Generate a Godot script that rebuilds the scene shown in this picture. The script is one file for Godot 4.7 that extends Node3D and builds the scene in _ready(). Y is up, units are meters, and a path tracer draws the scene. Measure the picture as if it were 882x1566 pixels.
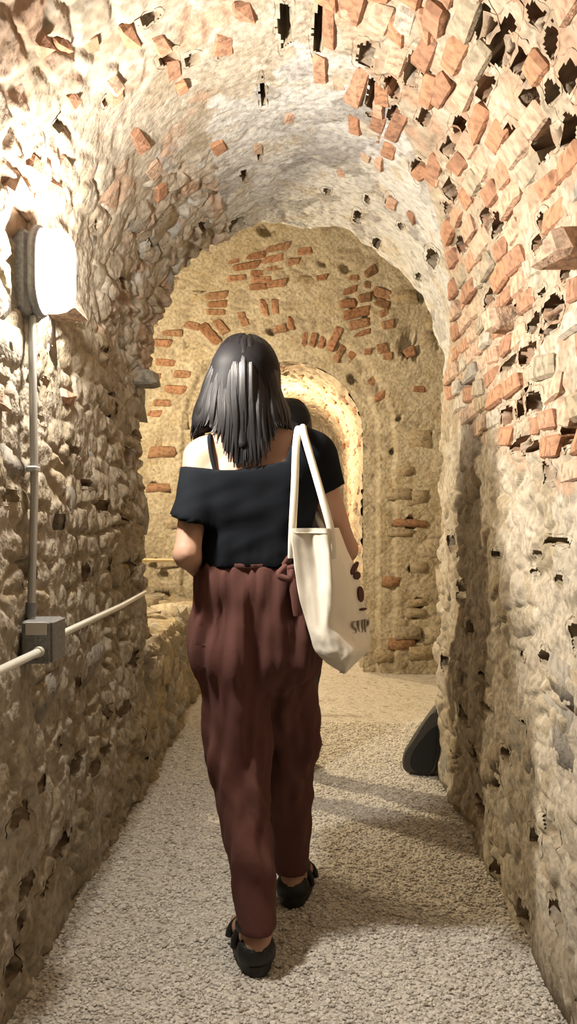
extends Node3D
# A vaulted underground masonry passage. Metres, y up, the passage runs along -z.

const F := 1250.0          # focal length in pixels of the 882 x 1566 frame
const VX := 453.0          # vanishing point of the passage in that frame
const VY := 800.0
const EYE := 1.12
const SPRING := 1.76
const ARC := 2.073
const XC := -0.0125
const RA := 0.6525
const RB := 0.67
const Z_END := -3.58       # where the near vault ends
const Z_FAR := -6.09       # end wall of the chamber
const OX := -0.06          # opening in the end wall: centre, spring height, radius
const OSP := 1.78
const ORD := 0.56

var rng := RandomNumberGenerator.new()
var n_big: FastNoiseLite
var n_mid: FastNoiseLite
var n_fine: FastNoiseLite
var n_patch: FastNoiseLite
var n_speck: FastNoiseLite
var n_cell: FastNoiseLite
var n_cellv: FastNoiseLite
var M := {}
var taken := {}
var brick_meshes := []
var stone_meshes := []

func _ready() -> void:
	rng.seed = 4711
	# ---------------------------------------------------------------- camera, environment
	var cam := Camera3D.new()
	cam.name = "camera"
	add_child(cam)
	cam.position = Vector3(0, EYE, 0)
	cam.fov = rad_to_deg(2.0 * atan(783.0 / F))
	cam.rotation = Vector3(atan((VY - 783.0) / F), atan((VX - 441.0) / F), 0)
	cam.near = 0.05
	cam.current = true
	var we := WorldEnvironment.new()
	we.name = "environment"
	var env := Environment.new()
	env.background_mode = Environment.BG_COLOR
	env.background_color = Color(0, 0, 0)
	env.tonemap_mode = Environment.TONE_MAPPER_LINEAR
	env.tonemap_exposure = 1.36
	env.sdfgi_enabled = true
	env.ssao_enabled = true
	env.ssil_enabled = true
	we.environment = env
	add_child(we)

	make_noise()
	make_materials()
	make_piece_meshes()

	build_near_passage()
	build_floor()
	build_chamber()
	build_far_passage()
	build_lamps()
	build_floor_box()
	build_people()
	build_bag()
	build_gravel()

# ==================================================================== helpers
func numbered(called: String) -> String:
	if not taken.has(called):
		taken[called] = 0
		return called
	taken[called] += 1
	return "%s_%03d" % [called, taken[called]]

func tag(o: Node, label: String, category: String, group := "", kind := "") -> void:
	o.set_meta("label", label)
	o.set_meta("category", category)
	if group != "":
		o.set_meta("group", group)
	if kind != "":
		o.set_meta("kind", kind)

func inst(called: String, mesh: Mesh, m: Material, parent: Node = null) -> MeshInstance3D:
	var o := MeshInstance3D.new()
	o.mesh = mesh
	if m:
		o.material_override = m
	o.cast_shadow = GeometryInstance3D.SHADOW_CASTING_SETTING_ON
	if parent == null:
		o.name = numbered(called)
		add_child(o)
	else:
		o.name = called
		parent.add_child(o, true)
	return o

func thing(called: String, at: Vector3, label: String, category: String, group := "") -> Node3D:
	var o := Node3D.new()
	o.name = numbered(called)
	add_child(o)
	o.position = at
	tag(o, label, category, group)
	return o

func fnl(kind: int, freq: float, oct: int, sd: int) -> FastNoiseLite:
	var n := FastNoiseLite.new()
	n.noise_type = kind
	n.frequency = freq
	n.seed = sd
	if oct > 1:
		n.fractal_type = FastNoiseLite.FRACTAL_FBM
		n.fractal_octaves = oct
	else:
		n.fractal_type = FastNoiseLite.FRACTAL_NONE
	return n

func make_noise() -> void:
	var S := FastNoiseLite.TYPE_SIMPLEX_SMOOTH
	n_big = fnl(S, 1.7, 2, 3)
	n_mid = fnl(S, 9.0, 3, 5)
	n_fine = fnl(S, 42.0, 2, 7)
	n_patch = fnl(S, 3.2, 4, 11)
	n_speck = fnl(S, 26.0, 3, 13)
	n_cell = fnl(FastNoiseLite.TYPE_CELLULAR, 9.0, 1, 17)
	n_cell.cellular_return_type = FastNoiseLite.RETURN_DISTANCE2_SUB
	n_cell.cellular_jitter = 1.0
	n_cellv = fnl(FastNoiseLite.TYPE_CELLULAR, 9.0, 1, 17)
	n_cellv.cellular_return_type = FastNoiseLite.RETURN_CELL_VALUE
	n_cellv.cellular_jitter = 1.0

func noise_image(freq: float, oct: int, sd: int, size: int, lo: float, hi: float, tint := Color(1, 1, 1)) -> ImageTexture:
	var n := fnl(FastNoiseLite.TYPE_SIMPLEX, freq, oct, sd)
	var im := n.get_seamless_image(size, size)
	im.convert(Image.FORMAT_RGB8)
	var d := im.get_data()
	for i in range(0, d.size(), 3):
		var v := lerpf(lo, hi, d[i] / 255.0)
		d[i] = int(clampf(v * tint.r, 0, 1) * 255.0)
		d[i + 1] = int(clampf(v * tint.g, 0, 1) * 255.0)
		d[i + 2] = int(clampf(v * tint.b, 0, 1) * 255.0)
	return ImageTexture.create_from_image(Image.create_from_data(size, size, false, Image.FORMAT_RGB8, d))

func normal_image(freq: float, oct: int, sd: int, size: int, strength: float) -> ImageTexture:
	var n := fnl(FastNoiseLite.TYPE_SIMPLEX, freq, oct, sd)
	var im := n.get_seamless_image(size, size)
	im.convert(Image.FORMAT_RGBA8)
	im.bump_map_to_normal_map(strength)
	return ImageTexture.create_from_image(im)

func mat(c: Color, rough := 0.9, metal := 0.0) -> StandardMaterial3D:
	var m := StandardMaterial3D.new()
	m.albedo_color = c
	m.roughness = rough
	m.metallic = metal
	return m

func grain(m: StandardMaterial3D, tex: Texture2D, nrm: Texture2D, scale: float, nscale := 1.0, world := true) -> StandardMaterial3D:
	m.uv1_triplanar = true
	m.uv1_world_triplanar = world
	m.uv1_scale = Vector3.ONE * scale
	if tex:
		m.albedo_texture = tex
	if nrm:
		m.normal_enabled = true
		m.normal_texture = nrm
		m.normal_scale = nscale
	return m

func lin(r: float, g: float, b: float) -> Color:
	return Color(r, g, b).linear_to_srgb()

func make_materials() -> void:
	var t_grain := noise_image(0.02, 5, 21, 512, 0.78, 1.12)
	var t_coarse := noise_image(0.012, 5, 25, 512, 0.62, 1.25)
	var t_norm := normal_image(0.03, 5, 22, 512, 9.0)
	var t_weave := normal_image(0.25, 2, 23, 256, 3.0)
	var m := mat(lin(0.84, 0.84, 0.84), 0.95)
	m.vertex_color_use_as_albedo = true
	M.masonry = grain(m, t_grain, t_norm, 2.6, 0.4)
	m = mat(Color.WHITE, 0.95)
	m.vertex_color_use_as_albedo = true
	M.gravel_bed = grain(m, t_grain, t_norm, 5.0, 0.4)
	m = mat(Color.WHITE, 0.9)
	m.vertex_color_use_as_albedo = true
	M.pebble = m
	M.bricks = []
	for c in [lin(0.52, 0.29, 0.18), lin(0.58, 0.36, 0.245), lin(0.48, 0.25, 0.14), lin(0.58, 0.41, 0.29), lin(0.40, 0.21, 0.125)]:
		M.bricks.append(grain(mat(c.darkened(0.07), 0.95), t_coarse, t_norm, 4.0, 0.5))
	M.darkbricks = []
	for c in [lin(0.26, 0.13, 0.07), lin(0.20, 0.11, 0.06), lin(0.30, 0.17, 0.10)]:
		M.darkbricks.append(grain(mat(c, 0.95), t_coarse, t_norm, 4.0, 0.5))
	M.stones = []
	for c in [lin(0.50, 0.43, 0.325), lin(0.42, 0.35, 0.25), lin(0.54, 0.48, 0.39), lin(0.36, 0.325, 0.27), lin(0.44, 0.35, 0.23)]:
		M.stones.append(grain(mat(c.darkened(0.07), 0.95), t_coarse, t_norm, 3.4, 0.5))
	M.dull_stones = []
	for c in [lin(0.40, 0.34, 0.25), lin(0.33, 0.275, 0.195), lin(0.44, 0.39, 0.31), lin(0.29, 0.26, 0.215), lin(0.34, 0.265, 0.165)]:
		M.dull_stones.append(grain(mat(c.darkened(0.07), 0.95), t_coarse, t_norm, 3.4, 0.5))
	M.iron = mat(lin(0.05, 0.05, 0.055), 0.55, 0.4)
	M.grey_paint = grain(mat(lin(0.21, 0.215, 0.22), 0.5), t_grain, null, 6.0)
	M.galvanised = mat(lin(0.42, 0.42, 0.40), 0.42, 0.35)
	M.pvc = mat(lin(0.62, 0.62, 0.56), 0.4)
	M.tape = mat(lin(0.55, 0.54, 0.50), 0.6)
	M.brass = mat(lin(0.66, 0.56, 0.38), 0.28, 0.7)
	M.rubber = grain(mat(lin(0.055, 0.05, 0.042), 0.7), t_grain, t_norm, 6.0, 0.6)
	M.black = mat(lin(0.008, 0.008, 0.008), 0.8)
	M.skin = mat(lin(0.39, 0.225, 0.155), 0.6)
	M.skin.subsurf_scatter_enabled = true
	M.skin.subsurf_scatter_strength = 0.12
	M.cotton_black = grain(mat(lin(0.0036, 0.0050, 0.0078), 0.9), null, t_weave, 14.0, 0.35)
	M.cotton_black.metallic_specular = 0.25
	M.cotton_dark = grain(mat(lin(0.012, 0.012, 0.014), 0.85), null, t_weave, 14.0, 0.35)
	M.linen = grain(mat(lin(0.088, 0.029, 0.022), 0.9), null, t_weave, 9.0, 0.5)
	M.linen_dark = grain(mat(lin(0.012, 0.012, 0.014), 0.9), null, t_weave, 9.0, 0.5)
	M.canvas = grain(mat(lin(0.70, 0.655, 0.56), 0.9), null, t_weave, 12.0, 0.4)
	M.print_red = mat(lin(0.06, 0.012, 0.01), 0.8)
	M.print_grey = mat(lin(0.30, 0.265, 0.22), 0.8)
	M.leather = grain(mat(lin(0.007, 0.0065, 0.006), 0.55), t_grain, t_norm, 8.0, 0.5)
	# hair: streaks along v
	var him := Image.create(256, 64, false, Image.FORMAT_RGBA8)
	var hn := fnl(FastNoiseLite.TYPE_SIMPLEX, 0.11, 3, 31)
	for x in 256:
		var v := clampf(0.5 + 0.5 * hn.get_noise_2d(float(x), 3.0), 0, 1)
		for y in 64:
			him.set_pixel(x, y, Color(v, v, v))
	him.bump_map_to_normal_map(6.0)
	m = mat(lin(0.006, 0.0055, 0.0065), 0.36)
	m.metallic_specular = 0.36
	m.normal_enabled = true
	m.normal_texture = ImageTexture.create_from_image(him)
	m.normal_scale = 0.7
	M.hair = m
	m = mat(lin(0.85, 0.85, 0.85), 0.4)
	m.emission_enabled = true
	m.emission = Color(1.0, 0.97, 0.92)
	m.emission_energy_multiplier = 1.5
	M.diffuser = m
	M.hair_under = mat(lin(0.006, 0.0055, 0.0065), 0.6)
	M.hair_under.metallic_specular = 0.25
	M.eye = mat(lin(0.6, 0.6, 0.58), 0.3)
	M.lip = mat(lin(0.40, 0.14, 0.11), 0.5)

# a chamfered, knocked-about brick 1 x 1 x 1, 44 triangles
func brick_mesh(r: RandomNumberGenerator, jit: float) -> ArrayMesh:
	var st := SurfaceTool.new()
	st.begin(Mesh.PRIMITIVE_TRIANGLES)
	var c := {}
	for ix in [-1, 1]:
		for iy in [-1, 1]:
			for iz in [-1, 1]:
				var k := Vector3(ix, iy, iz)
				var off := Vector3(r.randf_range(-jit, jit), r.randf_range(-jit, jit), r.randf_range(-jit, jit))
				var ch := r.randf_range(0.06, 0.17)
				for ax in 3:
					var p := k * 0.5
					for a2 in 3:
						if a2 != ax:
							p[a2] -= k[a2] * ch
					c[[ix, iy, iz, ax]] = p + off
	var quads := []
	for ax in 3:
		var u := (ax + 1) % 3
		var v := (ax + 2) % 3
		for sgn in [-1, 1]:
			var q := []
			for uv in [[-1, -1], [1, -1], [1, 1], [-1, 1]]:
				var k := [0, 0, 0, ax]
				k[ax] = sgn
				k[u] = uv[0]
				k[v] = uv[1]
				q.append(c[k])
			quads.append(q)
		for su in [-1, 1]:
			for sv in [-1, 1]:
				var k0 := [0, 0, 0, u]
				var k1 := [0, 0, 0, v]
				k0[u] = su; k0[v] = sv; k0[ax] = -1
				k1[u] = su; k1[v] = sv; k1[ax] = -1
				var k2 := k1.duplicate()
				var k3 := k0.duplicate()
				k2[ax] = 1
				k3[ax] = 1
				quads.append([c[k0], c[k1], c[k2], c[k3]])
	for q in quads:
		tri_out(st, q[0], q[1], q[2])
		tri_out(st, q[0], q[2], q[3])
	for ix in [-1, 1]:
		for iy in [-1, 1]:
			for iz in [-1, 1]:
				tri_out(st, c[[ix, iy, iz, 0]], c[[ix, iy, iz, 1]], c[[ix, iy, iz, 2]])
	st.generate_normals()
	return st.commit()

# adds a triangle with its front away from the origin
func tri_out(st: SurfaceTool, a: Vector3, b: Vector3, c: Vector3, group := -1) -> void:
	st.set_smooth_group(group)
	if (b - a).cross(c - a).dot(a + b + c) > 0.0:
		st.add_vertex(a); st.add_vertex(c); st.add_vertex(b)
	else:
		st.add_vertex(a); st.add_vertex(b); st.add_vertex(c)

# an irregular rubble stone, 48 triangles
func stone_mesh(r: RandomNumberGenerator) -> ArrayMesh:
	var n := fnl(FastNoiseLite.TYPE_SIMPLEX_SMOOTH, 1.5, 2, r.randi() % 1000)
	var st := SurfaceTool.new()
	st.begin(Mesh.PRIMITIVE_TRIANGLES)
	var pt := func(v: Vector3) -> Vector3:
		var w := v.lerp(v.normalized() * 1.05, 0.3) * 0.52
		return w * (1.0 + 0.30 * n.get_noise_3dv(v * 1.3))
	for ax in 3:
		var u := (ax + 1) % 3
		var v := (ax + 2) % 3
		for sgn in [-1.0, 1.0]:
			for i in 2:
				for j in 2:
					var q := []
					for d in [[0, 0], [1, 0], [1, 1], [0, 1]]:
						var p := Vector3.ZERO
						p[ax] = sgn
						p[u] = i + d[0] - 1.0
						p[v] = j + d[1] - 1.0
						q.append(pt.call(p))
					tri_out(st, q[0], q[1], q[2], 0)
					tri_out(st, q[0], q[2], q[3], 0)
	st.generate_normals()
	return st.commit()

func make_piece_meshes() -> void:
	var r := RandomNumberGenerator.new()
	r.seed = 99
	for i in 10:
		brick_meshes.append(brick_mesh(r, 0.09))
	for i in 10:
		stone_meshes.append(stone_mesh(r))

# one piece of masonry set in a surface: centre of its outer face, normal, direction of its length, length x height x depth
func piece(parent: Node3D, kind: String, p: Vector3, nrm: Vector3, along: Vector3, size: Vector3, mats: Array, proud: float, turn := 0.0) -> void:
	var n := nrm.normalized()
	var a := (along - n * along.dot(n)).normalized().rotated(n, turn)
	var b := n.cross(a)
	var set_: Array = brick_meshes if kind == "brick" else stone_meshes
	var o := MeshInstance3D.new()
	o.mesh = set_[rng.randi() % set_.size()]
	o.material_override = mats[rng.randi() % mats.size()]
	o.name = kind
	var bas := Basis(a * size.x, b * size.y, n * size.z)
	parent.add_child(o, true)
	o.transform = Transform3D(bas, p + n * (proud - size.z * 0.5))

# ==================================================================== grids
func grid_mesh(P: PackedVector3Array, C: PackedColorArray, nu: int, nv: int, inward: Vector3, keep := PackedByteArray()) -> ArrayMesh:
	var N := PackedVector3Array()
	N.resize(P.size())
	var sgn := 0.0
	for i in nu:
		var i0 := maxi(i - 1, 0)
		var i1 := mini(i + 1, nu - 1)
		for j in nv:
			var j0 := maxi(j - 1, 0)
			var j1 := mini(j + 1, nv - 1)
			N[i * nv + j] = (P[i1 * nv + j] - P[i0 * nv + j]).cross(P[i * nv + j1] - P[i * nv + j0]).normalized()
	var mid := (nu / 2) * nv + nv / 2
	sgn = 1.0 if N[mid].dot(inward - P[mid]) > 0.0 else -1.0
	var I := PackedInt32Array()
	for i in nu - 1:
		for j in nv - 1:
			var a := i * nv + j
			var b := a + nv
			if keep.size() > 0 and keep[a] == 0:
				continue
			if sgn > 0.0:
				I.append_array(PackedInt32Array([a, a + 1, b, b, a + 1, b + 1]))
			else:
				I.append_array(PackedInt32Array([a, b, a + 1, b, b + 1, a + 1]))
	if sgn < 0.0:
		for k in N.size():
			N[k] = -N[k]
	var arr := []
	arr.resize(Mesh.ARRAY_MAX)
	arr[Mesh.ARRAY_VERTEX] = P
	arr[Mesh.ARRAY_NORMAL] = N
	arr[Mesh.ARRAY_COLOR] = C
	arr[Mesh.ARRAY_INDEX] = I
	var m := ArrayMesh.new()
	m.add_surface_from_arrays(Mesh.PRIMITIVE_TRIANGLES, arr)
	return m

# ideal profile of the near passage, s from the foot of the left wall over the vault to the foot of the right wall: x, y, nx, ny
func prof(s: float) -> Array:
	if s < SPRING:
		return [lerpf(-0.644, -0.665, s / SPRING), s, 1.0, 0.0]
	if s > SPRING + ARC:
		var t := (s - SPRING - ARC) / SPRING
		return [lerpf(0.64, 0.619, t), SPRING - (s - SPRING - ARC), -1.0, 0.0]
	var th := PI * (1.0 - (s - SPRING) / ARC)
	return [XC + RA * cos(th), SPRING + RB * sin(th), -cos(th), -sin(th)]

func in_prof(x: float, y: float) -> bool:
	if y < SPRING:
		return x > lerpf(-0.644, -0.665, y / SPRING) and x < lerpf(0.619, 0.64, y / SPRING)
	var u := (x - XC) / RA
	var v := (y - SPRING) / RB
	return u * u + v * v < 1.0

# pixel of the photograph -> (s, z) on the near passage
func on_passage(px: float, py: float) -> Vector2:
	var a := (px - VX) / F
	var b := (VY - py) / F
	var lo := 0.2
	var hi := 8.0
	for k in 30:
		var d := 0.5 * (lo + hi)
		if in_prof(a * d, EYE + b * d):
			lo = d
		else:
			hi = d
	var x := a * lo
	var y := EYE + b * lo
	var s := 0.0
	if y < SPRING:
		s = y if x < 0.0 else SPRING + ARC + (SPRING - y)
	else:
		var th := atan2((y - SPRING) / RB, (x - XC) / RA)
		s = SPRING + ARC * (1.0 - th / PI)
	return Vector2(s, -lo)

# relief of old masonry, metres towards the room
func relief(p: Vector3, smooth: float) -> float:
	var big := n_big.get_noise_3dv(p) * 0.028
	var q := Vector3(p.x, p.y * 1.45, p.z * 0.8)
	var c := smoothstep(0.02, 0.28, n_cell.get_noise_3dv(q) + 1.0)
	var m := smoothstep(-0.25, 0.2, n_patch.get_noise_3dv(p))
	var h := big + (c - 0.6) * 0.026 * (1.0 - 0.75 * m) + n_mid.get_noise_3dv(p) * 0.015
	return h * smooth + n_fine.get_noise_3dv(p) * 0.0036 * (0.3 + 0.7 * smooth)

const WHITE_LIME := Color(0.60, 0.59, 0.56)
const CREAM := Color(0.53, 0.465, 0.365)
const TAN := Color(0.37, 0.31, 0.225)
const OCHRE := Color(0.39, 0.315, 0.20)
const GREY := Color(0.30, 0.28, 0.26)
const CLAY := Color(0.48, 0.31, 0.21)

func tone(p: Vector3, a: Color, b: Color, c: Color, share: float) -> Color:
	var v := n_patch.get_noise_3dv(p * 1.7 + Vector3(9, 4, 2))
	var col := a.lerp(b, smoothstep(-0.15, 0.3, v + share))
	var q := Vector3(p.x, p.y * 1.45, p.z * 0.8)
	var cv := n_cellv.get_noise_3dv(q)
	if n_patch.get_noise_3dv(p) < 0.02:
		col = col.lerp(c, clampf(0.35 + 0.5 * cv, 0.0, 0.8))
	var sp := n_speck.get_noise_3dv(p)
	col = col.lerp(Color(0.17, 0.125, 0.08), smoothstep(0.32, 0.55, sp) * 0.55)
	var sp2 := n_speck.get_noise_3dv(p * 0.55 + Vector3(3, 7, 1))
	col = col.lerp(Color(0.70, 0.64, 0.53), smoothstep(0.25, 0.5, sp2) * 0.5)
	return col

# ==================================================================== near passage
var PITS := []     # s, z, half size in s, half size in z, depth

func pit_px(px: float, py: float, w: float, h: float, depth := 0.07) -> void:
	var a := on_passage(px, py)
	if a.y < Z_END + 0.05:
		return
	# extents of the mark on the surface
	var b := on_passage(px + w * 0.5, py)
	var c := on_passage(px, py + h * 0.5)
	var es := maxf(absf(b.x - a.x), absf(c.x - a.x))
	var ez := maxf(absf(b.y - a.y), absf(c.y - a.y))
	PITS.append([a.x, a.y, clampf(es, 0.012, 0.07), clampf(ez, 0.014, 0.10), depth])

func brick_zone(s: float, z: float) -> float:
	var t := clampf((-z - 2.0) / 1.4, -0.2, 1.1)
	var top := SPRING + ARC - deg_to_rad(lerpf(84.0, 4.0, t)) * RA
	var low := SPRING + ARC + lerpf(0.52, 0.16, clampf(t, 0, 1))
	return minf(s - top, low - s)

# how far a place lies from the middle of a hole, 1 on its rim
func pit_r(q: Array, s: float, z: float) -> float:
	return pow(pow(absf(s - q[0]) / q[2], 2.6) + pow(absf(z - q[1]) / q[3], 2.6), 1.0 / 2.6) + 0.5 * n_big.get_noise_3d(s * 9.0, z * 9.0, q[0])

func build_near_passage() -> void:
	# dark holes seen in the photograph
	for q in [[88, 188, 16, 34], [255, 84, 26, 20], [292, 87, 24, 18], [433, 30, 20, 64], [486, 35, 16, 74], [557, 78, 22, 28], [627, 105, 16, 46], [571, 145, 18, 46], [650, 105, 14, 16],
			[735, 28, 30, 50], [762, 62, 34, 78], [740, 126, 26, 44], [795, 88, 36, 50], [824, 20, 30, 40], [701, 186, 18, 30], [687, 218, 18, 34], [637, 255, 18, 26], [601, 168, 16, 20], [648, 176, 14, 22],
			[690, 290, 22, 20], [685, 311, 14, 26], [745, 328, 24, 18], [661, 393, 22, 26], [705, 373, 24, 14], [829, 338, 14, 34], [825, 366, 22, 26], [749, 451, 18, 14], [792, 467, 24, 12], [838, 497, 24, 24],
			[805, 542, 40, 12], [779, 553, 22, 10], [805, 593, 20, 12], [798, 676, 20, 22], [868, 657, 40, 44], [667, 577, 12, 22], [707, 586, 8, 10], [828, 445, 14, 14], [780, 205, 24, 30], [832, 212, 34, 50], [812, 140, 26, 40],
			[872, 110, 26, 50], [870, 200, 26, 50], [845, 130, 20, 30], [811, 682, 24, 20], [831, 720, 20, 34], [763, 845, 10, 14], [811, 873, 14, 8], [877, 973, 22, 40], [828, 1005, 18, 26], [853, 826, 40, 8], [795, 1106, 14, 10],
			[821, 845, 12, 10], [855, 885, 16, 14], [735, 1030, 12, 10], [745, 1080, 12, 12], [790, 1000, 10, 12], [760, 1330, 20, 26], [800, 1400, 22, 30], [850, 1390, 22, 24], [815, 1280, 16, 24], [838, 1255, 18, 30],
			[690, 830, 10, 30], [700, 900, 12, 26], [715, 960, 12, 24], [680, 1010, 10, 24], [705, 1090, 14, 26], [725, 1150, 16, 28], [690, 1160, 12, 20], [755, 1190, 14, 20], [735, 1230, 18, 26], [770, 1150, 14, 18],
			[100, 604, 16, 20], [71, 587, 12, 18], [85, 798, 20, 28], [153, 774, 14, 18], [133, 740, 16, 10], [184, 795, 14, 34], [212, 665, 10, 12], [188, 1086, 12, 22], [165, 1090, 12, 22], [145, 1177, 14, 26], [163, 1147, 10, 18],
			[120, 1172, 14, 24], [93, 1136, 14, 20], [41, 1358, 18, 26], [70, 1356, 16, 24], [32, 1408, 14, 30], [93, 1290, 26, 24], [118, 1050, 12, 20], [60, 640, 12, 14], [110, 690, 12, 14], [40, 870, 20, 34], [130, 880, 14, 30],
			[15, 760, 18, 24], [170, 860, 10, 30], [205, 870, 8, 30], [178, 620, 10, 36], [200, 700, 8, 30], [160, 540, 12, 26], [190, 430, 16, 30], [205, 350, 14, 26], [235, 370, 16, 24], [255, 330, 16, 20], [150, 340, 12, 24],
			[310, 345, 18, 22], [372, 266, 12, 18], [332, 70, 12, 20], [275, 130, 12, 14], [400, 135, 8, 40], [360, 340, 26, 18], [395, 232, 10, 18], [160, 150, 14, 10], [225, 22, 30, 10], [520, 260, 8, 8], [500, 290, 12, 10],
			[560, 300, 8, 14], [597, 308, 18, 20], [612, 345, 10, 12], [545, 330, 12, 18], [575, 370, 12, 20], [640, 420, 10, 20], [650, 460, 8, 14], [205, 1010, 12, 26], [30, 1250, 24, 20], [60, 1200, 18, 26], [20, 1480, 24, 30]]:
		pit_px(q[0], q[1], q[2] * (1.5 if q[1] < 300 and q[0] > 540 else 1.15), q[3] * (1.4 if q[1] < 300 and q[0] > 540 else 1.1), rng.randf_range(0.11, 0.18) if q[1] < 500 else rng.randf_range(0.03, 0.06))
	# voids left by fallen bricks in the dense brickwork
	var courses := []
	var s0 := SPRING + ARC + 0.52
	while s0 > SPRING + ARC * 0.42:
		var z0 := -1.45 - rng.randf() * 0.1
		while z0 > -3.42:
			var L := rng.randf_range(0.09, 0.18)
			var zc := z0 - L * 0.5
			var inside := brick_zone(s0, zc) + 0.06 * n_patch.get_noise_3d(s0 * 2.0, zc * 2.0, 5.0)
			if inside > 0.0:
				var k := rng.randf()
				var dist_ok := true
				for p in PITS:
					if absf(p[0] - s0) < 0.034 and absf(p[1] - zc) < p[3] * 0.7 + L * 0.25:
						dist_ok = false
						break
				if k < 0.12 and dist_ok:
					PITS.append([s0, zc, 0.030, L * 0.48, rng.randf_range(0.12, 0.20)])
				elif k < 0.96 and dist_ok:
					courses.append([s0, zc, L])
			z0 -= L + 0.012
		s0 -= 0.070
	var spans := [["wall_left", 0.0, SPRING], ["ceiling", SPRING, SPRING + ARC], ["wall_right", SPRING + ARC, 2.0 * SPRING + ARC]]
	var rows := []
	var zz := 3.0
	while zz > -1.35:
		rows.append(zz)
		zz -= 0.07
	while zz > Z_END - 0.14:
		rows.append(zz)
		zz -= 0.0075
	var nodes := {}
	var fields := {}
	for sp in spans:
		var nu := int(round((sp[2] - sp[1]) / 0.0075)) + 1
		var nv: int = rows.size()
		var H := PackedFloat32Array()
		H.resize(nu * nv)
		var ds: float = (sp[2] - sp[1]) / (nu - 1)
		var col := PackedColorArray()
		col.resize(nu * nv)
		for i in nu:
			var s: float = sp[1] + ds * i
			var pr := prof(s)
			for j in nv:
				var z: float = rows[j]
				var p := Vector3(pr[0], pr[1], z)
				var sm := 1.0
				var bz := brick_zone(s, z)
				var plaster := 0.0
				# the smooth lime-washed far part of the vault
				if s > SPRING - 0.1 and s < SPRING + ARC + 0.3 and bz < 0.05:
					plaster = smoothstep(1.9, 2.3, -z + 0.5 * n_patch.get_noise_3dv(p)) * smoothstep(SPRING + 0.25, SPRING + 0.7, s)
					plaster = maxf(plaster, smoothstep(SPRING + 0.45, SPRING + 0.75, s) * 0.75)
				sm = lerpf(0.6 if s < SPRING + ARC else 0.62, 0.22, plaster)
				if bz > 0.0:
					sm = 0.36
				if s < SPRING:
					sm = 0.6
				if s < SPRING + 0.75 and z < -2.7:
					sm = 0.8 + smoothstep(2.7, 3.1, -z) * 0.5
				H[i * nv + j] = relief(p, sm)
				var c: Color
				if sp[0] == "wall_left":
					c = tone(p, Color(0.44, 0.385, 0.30), Color(0.33, 0.275, 0.195), OCHRE, -0.05)
				elif sp[0] == "ceiling":
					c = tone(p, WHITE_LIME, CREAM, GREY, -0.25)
					# mortar beyond the limewash, broken edge; painted darker near the lamp against its glare
					var bare_dimmed := (2.45 + z) * 0.6 + (SPRING + 0.85 - s) * 0.4 + 0.3 * n_patch.get_noise_3dv(p)
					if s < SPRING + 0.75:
						bare_dimmed = maxf(bare_dimmed, 0.1 + 0.3 * n_patch.get_noise_3dv(p * 1.3))
					c = c.lerp(tone(p, Color(0.46, 0.405, 0.325), TAN, CLAY, -0.1), smoothstep(0.0, 0.03, bare_dimmed))
					if bz > -0.05:
						c = tone(p, Color(0.47, 0.395, 0.295), CLAY, TAN, -0.1 + clampf(bz, 0.0, 0.1))
				else:
					c = tone(p, CREAM, TAN, OCHRE, -0.2)
					if bz > -0.05:
						c = tone(p, Color(0.47, 0.395, 0.295), CLAY, TAN, -0.15)
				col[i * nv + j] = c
		# holes: the skin is cut away and a deep cup set behind it
		var keep := PackedByteArray()
		keep.resize(nu * nv)
		keep.fill(1)
		var cup := SurfaceTool.new()
		cup.begin(Mesh.PRIMITIVE_TRIANGLES)
		var any_cup := false
		for q in PITS:
			if q[0] < sp[1] or q[0] >= sp[2]:
				continue
			any_cup = true
			var ia := maxi(int((q[0] - q[2] * 1.6 - sp[1]) / ds), 0)
			var ib := mini(int((q[0] + q[2] * 1.6 - sp[1]) / ds) + 1, nu - 1)
			var jc := 0
			for j in nv:
				var z: float = rows[j]
				if z > q[1]:
					jc = j
				if absf(z - q[1]) > q[3] * 1.6:
					continue
				for i in range(ia, ib + 1):
					if pit_r(q, sp[1] + ds * i, z) < 0.93:
						keep[i * nv + j] = 0
			var rings := []
			var nk := 26
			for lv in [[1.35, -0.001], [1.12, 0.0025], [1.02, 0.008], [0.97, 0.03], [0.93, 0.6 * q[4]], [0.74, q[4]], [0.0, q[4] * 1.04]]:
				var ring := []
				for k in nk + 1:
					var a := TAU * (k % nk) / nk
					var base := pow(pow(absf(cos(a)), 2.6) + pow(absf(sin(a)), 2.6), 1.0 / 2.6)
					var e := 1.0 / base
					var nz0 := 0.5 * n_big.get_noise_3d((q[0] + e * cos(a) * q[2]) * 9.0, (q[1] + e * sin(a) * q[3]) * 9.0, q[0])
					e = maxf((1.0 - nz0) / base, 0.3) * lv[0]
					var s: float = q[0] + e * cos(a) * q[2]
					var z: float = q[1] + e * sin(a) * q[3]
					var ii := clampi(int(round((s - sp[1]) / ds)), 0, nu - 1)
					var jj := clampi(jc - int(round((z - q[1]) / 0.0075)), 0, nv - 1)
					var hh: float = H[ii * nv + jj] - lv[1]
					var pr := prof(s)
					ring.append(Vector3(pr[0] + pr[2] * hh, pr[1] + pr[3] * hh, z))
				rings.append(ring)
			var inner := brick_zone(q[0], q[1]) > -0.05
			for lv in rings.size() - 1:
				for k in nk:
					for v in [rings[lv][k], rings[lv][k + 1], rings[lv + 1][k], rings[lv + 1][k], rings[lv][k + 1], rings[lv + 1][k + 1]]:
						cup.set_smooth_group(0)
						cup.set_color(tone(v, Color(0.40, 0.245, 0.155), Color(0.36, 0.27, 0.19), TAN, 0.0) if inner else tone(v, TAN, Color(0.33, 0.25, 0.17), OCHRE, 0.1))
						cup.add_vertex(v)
		var P := PackedVector3Array()
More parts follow.
